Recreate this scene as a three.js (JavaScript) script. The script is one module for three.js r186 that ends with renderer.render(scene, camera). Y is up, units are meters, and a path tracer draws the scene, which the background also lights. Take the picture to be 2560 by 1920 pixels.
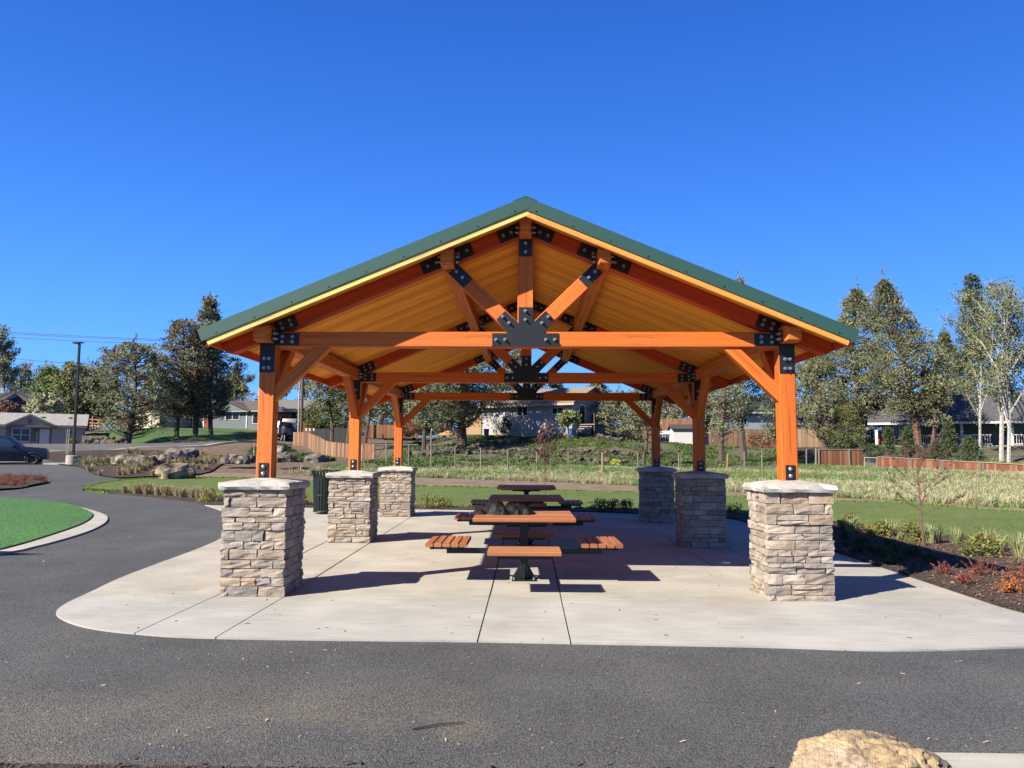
import * as THREE from 'three';
import { mergeGeometries, toCreasedNormals, mergeVertices } from 'three/addons/utils/BufferGeometryUtils.js';
import { MarchingCubes } from 'three/addons/objects/MarchingCubes.js';

// ---------------------------------------------------------------- camera, sky, sun, exposure
const scene = new THREE.Scene();
const EYE = new THREE.Vector3(0.0371, 1.6283, 8.9521), FOCAL = 1901.14;
const FWD = new THREE.Vector3(-0.021535, 0.08976, -0.995731).normalize();
const UPV = new THREE.Vector3(-0.002081, 0.995955, 0.089825).normalize();
const RIGHT = new THREE.Vector3().crossVectors(FWD, UPV).normalize();
const camera = new THREE.PerspectiveCamera(2 * Math.atan(960 / FOCAL) * 180 / Math.PI, 4 / 3, 0.1, 3000);
camera.position.copy(EYE); camera.up.copy(UPV); camera.lookAt(EYE.clone().add(FWD));
scene.add(camera);
const SUN = new THREE.Vector3(-1.062, 1.0, 0.795).normalize();
const sun = new THREE.DirectionalLight(new THREE.Color(1.0, 0.905, 0.77), 5.0);
sun.position.copy(SUN).multiplyScalar(120); sun.castShadow = true;
sun.shadow.mapSize.set(4096, 4096);
Object.assign(sun.shadow.camera, { left: -90, right: 90, top: 70, bottom: -60, near: 1, far: 320 });
scene.add(sun); scene.add(sun.target);
const EXPOSURE = 2.62;
const renderer = new THREE.WebGLRenderer({ antialias: true });
renderer.toneMapping = THREE.LinearToneMapping; renderer.toneMappingExposure = EXPOSURE;
renderer.shadowMap.enabled = true;
{ // clear deep blue sky, paler towards the horizon and round the sun
  const W = 512, H = 256, d = new Float32Array(W * H * 4);
  const mix = (a, b, t) => a + (b - a) * t;
  for (let j = 0; j < H; j++) for (let i = 0; i < W; i++) {
    const el = ((j + 0.5) / H - 0.5) * Math.PI, az = ((i + 0.5) / W - 0.5) * 2 * Math.PI;
    const x = Math.cos(el) * Math.cos(az), y = Math.sin(el), z = Math.cos(el) * Math.sin(az);
    const e = Math.max(0, el) * 180 / Math.PI;
    let c = [.015 + .29 * Math.exp(-e / 11), .072 + .715 * Math.exp(-e / 15), .05 + 1.55 * Math.exp(-e / 35)];
    const cs = x * SUN.x + y * SUN.y + z * SUN.z, g = Math.pow(Math.max(0, cs), 8) * 0.20 + Math.pow(Math.max(0, cs), 60) * 0.9;
    c = [c[0] + g * 1.0, c[1] + g * 0.98, c[2] + g * 0.92];
    if (el < 0) c = [0.16, 0.17, 0.13];
    const o = (j * W + i) * 4; d[o] = c[0] / EXPOSURE; d[o + 1] = c[1] / EXPOSURE; d[o + 2] = c[2] / EXPOSURE; d[o + 3] = 1;
  }
  const t = new THREE.DataTexture(d, W, H, THREE.RGBAFormat, THREE.FloatType);
  t.mapping = THREE.EquirectangularReflectionMapping; t.magFilter = THREE.LinearFilter; t.minFilter = THREE.LinearFilter; t.needsUpdate = true;
  scene.background = t; scene.environment = t;
}

// ---------------------------------------------------------------- helpers
const V = (x, y, z) => new THREE.Vector3(x, y, z);
function rng(seed) { let a = seed >>> 0; const f = () => { a = (a + 0x6D2B79F5) | 0; let t = Math.imul(a ^ (a >>> 15), 1 | a); t = (t + Math.imul(t ^ (t >>> 7), 61 | t)) ^ t; return ((t ^ (t >>> 14)) >>> 0) / 4294967296; }; f.r = (a, b) => a + (b - a) * f(); f.i = (n) => Math.floor(f() * n); f.g = () => (f() + f() + f() + f() - 2) * 0.9; return f; }
const clamp = (x, a = 0, b = 1) => Math.min(b, Math.max(a, x));
const sstep = (a, b, x) => { const t = clamp((x - a) / (b - a)); return t * t * (3 - 2 * t); };
const lerp = (a, b, t) => a + (b - a) * t;
const mix3 = (a, b, t) => [lerp(a[0], b[0], t), lerp(a[1], b[1], t), lerp(a[2], b[2], t)];
function hash3(x, y, z) { let h = Math.imul(x, 374761393) + Math.imul(y, 668265263) + Math.imul(z, 2147483647 - 1013) | 0; h = Math.imul(h ^ (h >>> 13), 1274126177); return ((h ^ (h >>> 16)) >>> 0) / 4294967296; }
function vnoise(x, y, z = 0, px = 0, py = 0) { // value noise, periodic when px, py given
  const xi = Math.floor(x), yi = Math.floor(y), zi = Math.floor(z), fx = x - xi, fy = y - yi, fz = z - zi;
  const u = fx * fx * (3 - 2 * fx), v = fy * fy * (3 - 2 * fy), w = fz * fz * (3 - 2 * fz);
  const m = (a, n) => n ? ((a % n) + n) % n : a;
  const x0 = m(xi, px), x1 = m(xi + 1, px), y0 = m(yi, py), y1 = m(yi + 1, py);
  const L = (k) => lerp(lerp(hash3(x0, y0, k), hash3(x1, y0, k), u), lerp(hash3(x0, y1, k), hash3(x1, y1, k), u), v);
  return w === 0 ? L(zi) : lerp(L(zi), L(zi + 1), w);
}
const fbm = (x, y, z, o = 4) => { let s = 0, a = 0.5, n = 0; for (let i = 0; i < o; i++) { s += a * vnoise(x, y, z); n += a; x = x * 2.03 + 11.3; y = y * 2.03 + 5.7; z = z * 2.03 + 3.1; a *= 0.5; } return s / n; };
const pfbm = (u, v, f, o, seed, fy = f) => { let s = 0, a = 0.5, n = 0; for (let i = 0; i < o; i++) { s += a * vnoise(u * f, v * fy, seed + i * 7, f, fy); n += a; f *= 2; fy *= 2; a *= 0.5; } return s / n; };

const taken = {};
const numbered = (n) => { const k = taken[n] = (taken[n] ?? -1) + 1; return k ? `${n}_${String(k).padStart(3, '0')}` : n; };
function shade(o) { o.castShadow = true; o.receiveShadow = true; return o; }
function mesh(name, geo, mat) { const m = shade(new THREE.Mesh(geo, mat)); m.name = name; return m; }
function tag(o, label, category, group, kind) { o.userData.label = label; o.userData.category = category; if (group) o.userData.group = group; if (kind) o.userData.kind = kind; return o; }
function thing(name, label, category, pos = [0, 0, 0], turn = 0, group) { const o = new THREE.Group(); o.name = numbered(name); o.position.set(...pos); o.rotation.y = turn; scene.add(o); return tag(o, label, category, group); }
function solo(name, geo, mat, label, category, group, kind) { const m = mesh(numbered(name), geo, mat); scene.add(m); return tag(m, label, category, group, kind); }
function part(name, geo, mat, parent, label) { const m = mesh(name, geo, mat); parent.add(m); if (label) m.userData.label = label; return m; }
function sub(name, parent) { const g = new THREE.Group(); g.name = name; parent.add(g); return g; }
const merge = (l) => mergeGeometries(l.map(g => { const n = g.index ? g.toNonIndexed() : g; for (const k of Object.keys(n.attributes)) if (!['position', 'normal', 'uv', 'color'].includes(k)) n.deleteAttribute(k); return n; }), false);
function at(u, v, d) { return EYE.clone().addScaledVector(FWD, d).addScaledVector(RIGHT, d * (u - 1280) / FOCAL).addScaledVector(UPV, d * (960 - v) / FOCAL); }
function paint(geo, fn) { const p = geo.attributes.position, n = geo.attributes.normal, c = new Float32Array(p.count * 3); for (let i = 0; i < p.count; i++) c.set(fn(p.getX(i), p.getY(i), p.getZ(i), n ? n.getX(i) : 0, n ? n.getY(i) : 0, n ? n.getZ(i) : 0), i * 3); geo.setAttribute('color', new THREE.BufferAttribute(c, 3)); return geo; }
function soup(pos, col, uv) { const g = new THREE.BufferGeometry(); g.setAttribute('position', new THREE.BufferAttribute(new Float32Array(pos), 3)); if (uv) g.setAttribute('uv', new THREE.BufferAttribute(new Float32Array(uv), 2)); if (col) g.setAttribute('color', new THREE.BufferAttribute(new Float32Array(col), 3)); g.computeVertexNormals(); return g; }
// a prism: cross-section polygon (counter-clockwise, a = across, b = up) run from A to B; uv in metres, u along the run
function prism(sec, A, B, up = V(0, 1, 0), uo = 0, vo = 0, taperB = 1) {
  const d = B.clone().sub(A), L = d.length(); d.normalize();
  const s = d.clone().cross(up).normalize(), t = s.clone().cross(d);
  const pos = [], uv = [], P = (q, E, k) => E.clone().addScaledVector(s, q[0] * k).addScaledVector(t, q[1] * k);
  const tri = (a, b, c, ua, ub, uc) => { pos.push(...a.toArray(), ...c.toArray(), ...b.toArray()); uv.push(...ua, ...uc, ...ub); };
  let per = vo; const n = sec.length;
  for (let i = 0; i < n; i++) {
    const q = sec[i], r = sec[(i + 1) % n], w = Math.hypot(r[0] - q[0], r[1] - q[1]);
    const a = P(q, A, 1), b = P(r, A, 1), c = P(r, B, taperB), e = P(q, B, taperB);
    tri(a, b, c, [uo, per], [uo, per + w], [uo + L, per + w]); tri(a, c, e, [uo, per], [uo + L, per + w], [uo + L, per]);
    per += w;
  }
  for (let i = 1; i < n - 1; i++) {
    tri(P(sec[0], A, 1), P(sec[i + 1], A, 1), P(sec[i], A, 1), [uo + sec[0][0] * .3, vo + sec[0][1]], [uo + sec[i + 1][0] * .3, vo + sec[i + 1][1]], [uo + sec[i][0] * .3, vo + sec[i][1]]);
    tri(P(sec[0], B, taperB), P(sec[i], B, taperB), P(sec[i + 1], B, taperB), [uo + sec[0][0] * .3, vo + sec[0][1]], [uo + sec[i][0] * .3, vo + sec[i][1]], [uo + sec[i + 1][0] * .3, vo + sec[i + 1][1]]);
  }
  return soup(pos, null, uv);
}
const rect = (w, h, c = 0) => c ? [[-w / 2 + c, -h / 2], [w / 2 - c, -h / 2], [w / 2, -h / 2 + c], [w / 2, h / 2 - c], [w / 2 - c, h / 2], [-w / 2 + c, h / 2], [-w / 2, h / 2 - c], [-w / 2, -h / 2 + c]] : [[-w / 2, -h / 2], [w / 2, -h / 2], [w / 2, h / 2], [-w / 2, h / 2]];
const ngon = (r, n = 8, o = 0) => Array.from({ length: n }, (_, i) => [r * Math.cos((i + o) / n * 2 * Math.PI), r * Math.sin((i + o) / n * 2 * Math.PI)]);
const WR = rng(77);
const timber = (A, B, w, h, c = .006, up) => prism(rect(w, h, c), A, B, up, WR.r(0, 40), WR.r(0, 40));
const bar = (A, B, w, h = w, up) => prism(rect(w, h), A, B, up);
const rod = (A, B, r, n = 7, r2 = r) => prism(ngon(r, n), A, B, Math.abs(B.clone().sub(A).normalize().y) > .95 ? V(0, 0, 1) : V(0, 1, 0), 0, 0, r2 / r);
const bx = (x0, y0, z0, x1, y1, z1, c = 0) => prism(rect(x1 - x0, y1 - y0, c), V((x0 + x1) / 2, (y0 + y1) / 2, z1), V((x0 + x1) / 2, (y0 + y1) / 2, z0)); // runs along z
const bxx = (x0, y0, z0, x1, y1, z1, c = 0) => prism(rect(z1 - z0, y1 - y0, c), V(x0, (y0 + y1) / 2, (z0 + z1) / 2), V(x1, (y0 + y1) / 2, (z0 + z1) / 2)); // runs along x
const bxy = (x0, y0, z0, x1, y1, z1, c = 0) => prism(rect(x1 - x0, z1 - z0, c), V((x0 + x1) / 2, y0, (z0 + z1) / 2), V((x0 + x1) / 2, y1, (z0 + z1) / 2), V(0, 0, 1)); // runs along y
// a flat plate: polygon in x, y, from z0 to z1
function plateGeo(pts, z0, z1) { const g = new THREE.ExtrudeGeometry(new THREE.Shape(pts.map(p => new THREE.Vector2(...p))), { depth: z1 - z0, bevelEnabled: false }); g.translate(0, 0, z0); return g.toNonIndexed ? (g.index ? g.toNonIndexed() : g) : g; }

// ---------------------------------------------------------------- textures
function tex(w, h, fn, { rep = [1, 1], srgb = false } = {}) {
  const d = new Uint8Array(w * h * 4);
  for (let j = 0; j < h; j++) for (let i = 0; i < w; i++) { const c = fn((i + .5) / w, (j + .5) / h, i, j), o = (j * w + i) * 4; const k = typeof c === 'number' ? [c, c, c] : c; d[o] = clamp(k[0]) * 255; d[o + 1] = clamp(k[1]) * 255; d[o + 2] = clamp(k[2]) * 255; d[o + 3] = 255; }
  const t = new THREE.DataTexture(d, w, h); t.wrapS = t.wrapT = THREE.RepeatWrapping; t.magFilter = THREE.LinearFilter; t.minFilter = THREE.LinearMipmapLinearFilter; t.generateMipmaps = true; if (srgb) t.colorSpace = THREE.SRGBColorSpace; t.repeat.set(...rep); t.needsUpdate = true; return t;
}
const again = (t, rx, ry) => { const c = t.clone(); c.repeat.set(rx, ry); c.needsUpdate = true; return c; };
const BASE = .64; // listed colours are sunlit looks; this brings them to real-world reflectance
const mat = (o) => { if (Array.isArray(o.color)) o.color = new THREE.Color(...o.color); if (o.color) o.color = o.color.clone().multiplyScalar(BASE); return new THREE.MeshStandardMaterial({ roughness: .85, metalness: 0, ...o }); };
const R1 = rng(5);
// wood: u along the grain
const KNOTS = [[.12, .3, .011], [.43, .72, .014], [.61, .18, .009], [.83, .55, .013], [.29, .88, .008], [.93, .06, .009], [.52, .43, .007]];
const tGrain = tex(1024, 512, (u, v) => {
  const warp = pfbm(u, v, 3, 3, 3) * .10 + pfbm(u, v, 4, 2, 90, 8) * .03;
  const band = .5 + .5 * Math.sin((v + warp) * 2 * Math.PI * 22 + 5 * pfbm(u, v, 2, 2, 40, 6));
  const fine = pfbm(u, v, 8, 3, 21, 128), stripe = pfbm(u, v, 2, 2, 61, 24);
  let s = .60 + .24 * (stripe - .5) * 2 + .10 * (band - .5) + .24 * (fine - .5);
  for (const [ku, kv, kr] of KNOTS) { let du = Math.abs(u - ku); du = Math.min(du, 1 - du); const d = Math.hypot(du * 1.9 / 1.5, (v - kv) * .55) / kr; if (d < 3) s -= .30 * Math.exp(-d * d * 1.3) + .05 * Math.sin(d * 9) * Math.exp(-d); }
  const ck = pfbm(u, v, 3, 1, 77, 60); if (ck > .83 && vnoise(u * 5, v * 18, 88, 5, 18) > .6) s -= .22;
  return clamp(s);
});
const tGrainBump = again(tGrain, 1, 1);
const tConc = tex(1024, 1024, (u, v) => clamp(.80 + .30 * (pfbm(u, v, 6, 5, 4) - .5) + .16 * (pfbm(u, v, 10, 2, 31, 80) - .5) + .13 * (vnoise(u * 512, v * 512, 9, 512, 512) - .5) - (hash3(Math.floor(u * 300), Math.floor(v * 300), 5) > .9985 ? .3 : 0)));
const tAsph = tex(2048, 2048, (u, v, i, j) => {
  const a = vnoise(u * 680, v * 680, 2, 680, 680), b = vnoise(u * 330, v * 330, 12, 330, 330), c = hash3(i, j, 7), big = pfbm(u, v, 5, 4, 50);
  let s = .46 + .72 * (a - .5) + .62 * (b - .5) + .16 * (c - .5) + .22 * (big - .5);
  if (hash3(i >> 2, j >> 2, 3) > .994) s += .32;
  return [clamp(s), clamp(s), clamp(s)];
});
const tStone = tex(512, 512, (u, v) => clamp(.74 + .55 * (pfbm(u, v, 4, 5, 8) - .5) + .22 * (pfbm(u, v, 40, 2, 70) - .5)));
const tSoil = tex(1024, 1024, (u, v, i, j) => { const a = pfbm(u, v, 16, 5, 14), b = vnoise(u * 220, v * 220, 3, 220, 220), c = hash3(i >> 1, j >> 1, 17); return clamp(.66 + .6 * (a - .5) + .3 * (b - .5) + .16 * (c - .5)); });
const tMulch = tex(1024, 1024, (u, v, i, j) => { const a = vnoise(u * 60, v * 190, 3, 60, 190), b = vnoise(u * 190, v * 60, 8, 190, 60), k = vnoise(u * 24, v * 24, 5, 24, 24) > .5 ? a : b, big = pfbm(u, v, 6, 3, 6); let s = .5 + 1.1 * (k - .5) + .5 * (big - .5); const chip = hash3(Math.floor(u * 130), Math.floor(v * 260), 19); if (chip > .965) s += .5; return [clamp(s), clamp(s * .93), clamp(s * .86)]; });
const tGrass = tex(1024, 1024, (u, v, i, j) => { const a = vnoise(u * 400, v * 400, 3, 400, 400), b = vnoise(u * 160, v * 260, 8, 160, 260), c = hash3(i, j, 5), big = pfbm(u, v, 10, 3, 26); const s = .62 + .75 * (a - .5) + .5 * (b - .5) + .25 * (c - .5) + .2 * (big - .5); return [clamp(s * (1 + .3 * (a - .5))), clamp(s), clamp(s * .92)]; });
const tTurf = tex(1024, 1024, (u, v, i, j) => { const a = vnoise(u * 420, v * 420, 3, 420, 420), b = vnoise(u * 140, v * 140, 9, 140, 140), c = hash3(i, j, 4); let s = .52 + .6 * (a - .5) + .3 * (b - .5) + .25 * (hash3(i, j, 9) - .5); if (c > .97) s += .5; return [clamp(s * .95 + (c > .975 ? .12 : 0)), clamp(s), clamp(s * .95 + (c > .975 ? .1 : 0))]; });
const tBark = tex(256, 512, (u, v) => clamp(.6 + 1.0 * (pfbm(u, v, 16, 3, 5, 5) - .5) + .4 * (pfbm(u, v, 24, 2, 15, 60) - .5)));
const tShingle = tex(512, 512, (u, v) => { const row = Math.floor(v * 16), x = u * 24 + (row % 2) * .5 + hash3(row, 1, 1) * .3, tb = hash3(Math.floor(x) % 24, row, 3), e = (v * 16) % 1; return clamp(.72 + .3 * (tb - .5) + .25 * (vnoise(u * 200, v * 200, 2, 200, 200) - .5) - (e < .1 ? .25 : 0)); });
const tRough = tex(256, 256, (u, v) => clamp(.6 + .8 * (pfbm(u, v, 8, 4, 33) - .5)));

// ---------------------------------------------------------------- materials
const wood = (c, r = .62, b = .0012) => mat({ color: c, roughness: r, map: again(tGrain, 1 / 1.9, 1 / .55), bumpMap: again(tGrain, 1 / 1.9, 1 / .55), bumpScale: b });
const M = {
  post: [wood([1.30, .285, .016], .66), wood([1.18, .245, .013], .68), wood([1.34, .315, .022], .66)],
  beam: [wood([1.34, .275, .014], .68), wood([1.4, .30, .018], .68)],
  rafter: wood([1.25, .14, .004], .8),
  purlin: wood([1.3, .33, .025], .7),
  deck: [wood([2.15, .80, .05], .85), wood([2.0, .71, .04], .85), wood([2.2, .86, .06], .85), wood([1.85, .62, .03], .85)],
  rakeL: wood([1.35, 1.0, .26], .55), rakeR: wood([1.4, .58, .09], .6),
  steel: mat({ color: [.018, .020, .026], roughness: .5, metalness: .25 }),
  bolt: mat({ color: [.55, .55, .53], roughness: .42, metalness: .85 }),
  greenMetal: mat({ color: [.040, .112, .088], roughness: .45, metalness: .15 }),
  conc: mat({ color: [.535, .527, .49], roughness: .92, map: again(tConc, .4, .4), bumpMap: again(tConc, .4, .4), bumpScale: .002, vertexColors: true }),
  kerb: mat({ color: [.53, .51, .44], roughness: .92, map: again(tConc, .4, .4), bumpMap: again(tConc, .4, .4), bumpScale: .002 }),
  cap: mat({ color: [.66, .63, .58], roughness: .9, map: again(tStone, 1.6, 1.6), bumpMap: again(tStone, 1.6, 1.6), bumpScale: .012 }),
  stone: mat({ color: [1, 1, 1], roughness: .9, map: again(tStone, 2.2, 2.2), bumpMap: again(tStone, 2.2, 2.2), bumpScale: .016, vertexColors: true }),
  mortar: mat({ color: [.07, .065, .06], roughness: 1 }),
  asphalt: mat({ color: [.208, .212, .211], roughness: .9, map: again(tAsph, 1 / 2.4, 1 / 2.4), bumpMap: again(tAsph, 1 / 2.4, 1 / 2.4), bumpScale: .008, vertexColors: true }),
  street: mat({ color: [.22, .22, .225], roughness: .92, map: again(tAsph, 1 / 5, 1 / 5) }),
  mulch: mat({ color: [.155, .105, .078], roughness: 1, map: again(tMulch, .7, .7), bumpMap: again(tMulch, .7, .7), bumpScale: .03, vertexColors: true }),
  soil: mat({ color: [1, 1, 1], roughness: 1, map: again(tSoil, .22, .22), bumpMap: again(tSoil, .22, .22), bumpScale: .05, vertexColors: true }),
  lawn: mat({ color: [1, 1, 1], roughness: 1, map: again(tGrass, .16, .16), bumpMap: again(tGrass, .16, .16), bumpScale: .05, vertexColors: true }),
  turf: mat({ color: [.125, .37, .04], roughness: .75, map: again(tTurf, .13, .13), bumpMap: again(tTurf, .13, .13), bumpScale: .03 }),
  slat: [wood([.70, .27, .10], .6), wood([.62, .215, .08], .6), wood([.74, .31, .115], .6)],
  black: mat({ color: [.016, .018, .02], roughness: .42, metalness: .3 }),
  cloth: new THREE.MeshPhysicalMaterial({ color: new THREE.Color(.005, .005, .007), roughness: .58, specularIntensity: .5 }),
  bark: mat({ color: [.20, .145, .105], roughness: 1, map: again(tBark, 2, .5), bumpMap: again(tBark, 2, .5), bumpScale: .03 }),
  barkGrey: mat({ color: [.22, .19, .16], roughness: 1, map: again(tBark, 2, .5), bumpMap: again(tBark, 2, .5), bumpScale: .03 }),
  barkPale: mat({ color: [.74, .72, .68], roughness: .9, map: again(tBark, 2, 1) }),
  leaf: mat({ color: [1, 1, 1], roughness: .9, vertexColors: true, side: THREE.DoubleSide }),
  rock: mat({ color: [1, 1, 1], roughness: .95, map: again(tStone, .9, .9), bumpMap: again(tStone, .9, .9), bumpScale: .06, vertexColors: true }),
  white: mat({ color: [.74, .73, .70], roughness: .7 }), glass: mat({ color: [.03, .035, .04], roughness: .12, metalness: .2 }),
};
const plain = (c, r = .85, m = 0) => mat({ color: c, roughness: r, metalness: m });

// ---------------------------------------------------------------- the lie of the land
// measured spots: [x, z, height]
const SPOTS = [[-28.7, -38.7, .72], [-31, -40, .74], [-55.5, -70, 1.9], [-48, -72, 1.9], [-44.4, -70, 1.95], [-38.9, -56.5, 1.5], [-31.5, -58.6, 1.95], [-25.7, -62.7, 2.5], [-39.9, -66.5, 2.3],
  [-44.6, -71.5, 3.3], [-37.6, -72.4, 3.26], [-36, -74.5, 3.5], [-39, -85, 4.5], [-50, -86, 4.4], [-60, -90, 4.2], [-46.5, -77, 3.8], [-30, -90, 4.6], [-44.5, -82, 4.5], [-24.4, -66, 2.45], [-21.6, -60.8, 2.2], [-11.7, -49, .93], [-16, -53, 1.25], [-18, -43, .9], [-17.6, -51, 1.3],
  [-15.9, -66, 2.5], [-8.3, -53, 1.42], [-5.5, -57.2, 1.97], [-3.9, -72, 3.5], [7.8, -72, 3.6], [-.6, -53.3, 1.64], [-.6, -47.3, 1], [-.7, -59.3, 2.35], [10.3, -61.5, 2.55], [16, -69.7, 2.4], [2, -63.5, 3.1], [-3, -67, 3.25], [6, -61.5, 3.05], [15, -49.7, .88],
  [17.7, -53.8, 1], [8.3, -45.5, .77], [28.6, -72, 2.3], [38.2, -70, 2.4], [23, -51.9, .7], [26.5, -52, .55], [26.7, -50, .4], [30.1, -46, .34], [32.6, -42, .26], [33, -64, 2.4], [43, -58, 2.4], [34.9, -48, .95],
  [35.7, -52, 1.6], [27.9, -60, 2.1], [-5.6, -34.2, .45], [9.7, -41.6, .4], [15, -40.7, .38], [-20, -27, .37], [-10, -27, .36], [-30, -27, .37], [-40, -30, .42], [0, -27, .22], [10, -27, .12], [20, -27, .08], [34, -30, .1],
  [50, -40, .4], [-60, -50, .9], [60, -60, 2.4], [-70, -90, 3], [0, -110, 4.2], [-50, -120, 5.5], [50, -110, 3.4], [90, -90, 3], [-100, -120, 4]];
function H(x, z) {
  const d = Math.max(0, -z), s = .0137 - .0111 * clamp((x + 3) / 6), near = s * Math.min(d, 60);
  if (d < 22) return near;
  let a = 0, b = 0;
  for (const [px, pz, y] of SPOTS) { const q = (x - px) ** 2 + (z - pz) ** 2 + 3, w = 1 / (q * q); a += w * y; b += w; }
  return lerp(near, a / b, sstep(22, 34, d));
}
const onGround = (p, dy = 0) => V(p.x, H(p.x, p.z) + dy, p.z);
function spot(u, v, d) { const p = at(u, v, d); return V(p.x, H(p.x, p.z), p.z); }

// smooth closed outline through points; [x, z, 1] keeps a sharp corner
function outline(pts, step = 6) {
  const out = [], n = pts.length;
  for (let i = 0; i < n; i++) {
    const a = pts[(i + n - 1) % n], b = pts[i], c = pts[(i + 1) % n], d = pts[(i + 2) % n];
    const A = b[2] ? b : a, D = c[2] ? c : d;
    if (b[2] && c[2]) { out.push([b[0], b[1]]); continue; }
    for (let k = 0; k < step; k++) { const t = k / step, t2 = t * t, t3 = t2 * t; const f = (j) => .5 * (2 * b[j] + (c[j] - A[j]) * t + (2 * A[j] - 5 * b[j] + 4 * c[j] - D[j]) * t2 + (3 * b[j] - A[j] - 3 * c[j] + D[j]) * t3); out.push([f(0), f(1)]); }
  }
  return out;
}
const inside = (poly, x, z) => { let c = false; for (let i = 0, j = poly.length - 1; i < poly.length; j = i++) { const [a, b] = poly[i], [e, f] = poly[j]; if ((b > z) !== (f > z) && x < (e - a) * (z - b) / (f - b) + a) c = !c; } return c; };
// a sheet over the land inside an outline, cut finer near the camera; col(x, z) gives vertex colours
function sheet(poly, dy, col, { fine = .035, min = .22, max = 3, skirt = 0, hgt = H } = {}) {
  const c2 = poly.map(p => new THREE.Vector2(p[0], p[1]));
  if (THREE.ShapeUtils.isClockWise(c2)) c2.reverse();
  let tris = THREE.ShapeUtils.triangulateShape(c2, []).map(t => t.map(i => [c2[i].x, c2[i].y]));
  for (let it = 0; it < 16; it++) {
    const out = []; let any = false;
    for (const t of tris) {
      const cut = [0, 1, 2].map(i => { const a = t[i], b = t[(i + 1) % 3], mx = (a[0] + b[0]) / 2, mz = (a[1] + b[1]) / 2; const L = Math.hypot(a[0] - b[0], a[1] - b[1]); return L > clamp(fine * Math.hypot(mx - EYE.x, mz - EYE.z), min, max) * 1.0 ? [mx, mz] : null; });
      const k = cut.filter(Boolean).length;
      if (!k) { out.push(t); continue; }
      any = true;
      const [A, B, C] = t, [p, q, r] = cut;
      if (k === 3) out.push([A, p, r], [p, B, q], [r, q, C], [p, q, r]);
      else if (k === 1) { if (p) out.push([A, p, C], [p, B, C]); else if (q) out.push([A, B, q], [A, q, C]); else out.push([A, B, r], [r, B, C]); }
      else { if (!p) out.push([A, B, q], [A, q, r], [r, q, C]); else if (!q) out.push([p, B, C], [p, C, r], [A, p, r]); else out.push([p, B, q], [A, p, q], [A, q, C]); }
    }
    tris = out; if (!any) break;
  }
  const pos = [], uv = [], cl = [], nm = [];
  for (const t of tris) for (const i of [0, 2, 1]) { const [x, z] = t[i], y = hgt(x, z); pos.push(x, y + dy, z); uv.push(x, z); if (col) cl.push(...col(x, z)); const e = .4, n = V(hgt(x - e, z) - hgt(x + e, z), 2 * e, hgt(x, z - e) - hgt(x, z + e)).normalize(); nm.push(n.x, n.y, n.z); }
  if (skirt) for (let i = 0; i < c2.length; i++) { const a = c2[i], b = c2[(i + 1) % c2.length], q = [[a, 0], [b, 0], [b, 1], [a, 0], [b, 1], [a, 1]]; const n = V(b.y - a.y, 0, a.x - b.x).normalize(); for (const [s, lo] of q) { pos.push(s.x, hgt(s.x, s.y) + dy - lo * skirt, s.y); uv.push(s.x + lo * skirt, s.y); if (col) cl.push(...col(s.x, s.y)); nm.push(n.x, n.y, n.z); } }
  const g = new THREE.BufferGeometry(); g.setAttribute('position', new THREE.BufferAttribute(new Float32Array(pos), 3)); g.setAttribute('uv', new THREE.BufferAttribute(new Float32Array(uv), 2)); g.setAttribute('normal', new THREE.BufferAttribute(new Float32Array(nm), 3)); if (col) g.setAttribute('color', new THREE.BufferAttribute(new Float32Array(cl), 3));
  return g;
}
// ---------------------------------------------------------------- ground
const nz = (x, z, f, k = 0) => fbm(x * f + 31.7, z * f + 11.9, k, 3);
const LAWN_BANK = outline([[-50, -74], [-46, -71], [-40, -68.5], [-33, -67], [-27.5, -69.5], [-27, -78], [-33, -84], [-48, -84]].map(p => p), 4);
const GREEN_BANK = outline([[-21.5, -57.5], [-16.5, -50], [-13.8, -45.5], [-16, -44], [-19.5, -47], [-23, -54]], 4);
function landColour(x, z) {
  const n = nz(x, z, .35), n2 = nz(x, z, 1.3, 4), n3 = nz(x, z, .09, 9);
  const dirt = [.205 + .06 * n2, .135 + .04 * n2, .088 + .02 * n2], dry = [.30, .275, .16], green = [.10, .165, .045], dull = [.17, .165, .085];
  let c;
  if (inside(LAWN_BANK, x, z)) return mix3([.085, .19, .035], [.20, .22, .07], sstep(.5, .75, n) * .6);
  if (inside(GREEN_BANK, x, z)) return mix3([.09, .19, .03], dull, sstep(.5, .8, n2) * .6);
  if (x < -12 || (x < -9 && z < -20 && z > -26)) { // bare graded earth on the left
    c = mix3(dirt, [.25, .175, .115], n);
    if (z > -31 && x > -21) c = mix3(c, dull, sstep(.45, .7, n) * .7);
    if (z < -74) c = mix3(dull, dirt, sstep(.4, .6, n));
    return c;
  }
  const fl = -36.5 - .32 * Math.max(0, x); // the wire fence
  if (z > fl) { c = mix3(green, dry, sstep(.35, .65, n) * .75); return mix3(c, dull, .3 * n2); }
  if (x < 12) { c = mix3([.13, .20, .05], dull, sstep(.35, .6, n)); return mix3(c, [.19, .15, .115], sstep(.48, .62, n2) * .8); }
  if (x < 23) return mix3([.12, .17, .05], dull, sstep(.4, .65, n) * .8);
  return mix3(dull, [.16, .125, .09], sstep(.4, .6, n));
}
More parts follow.
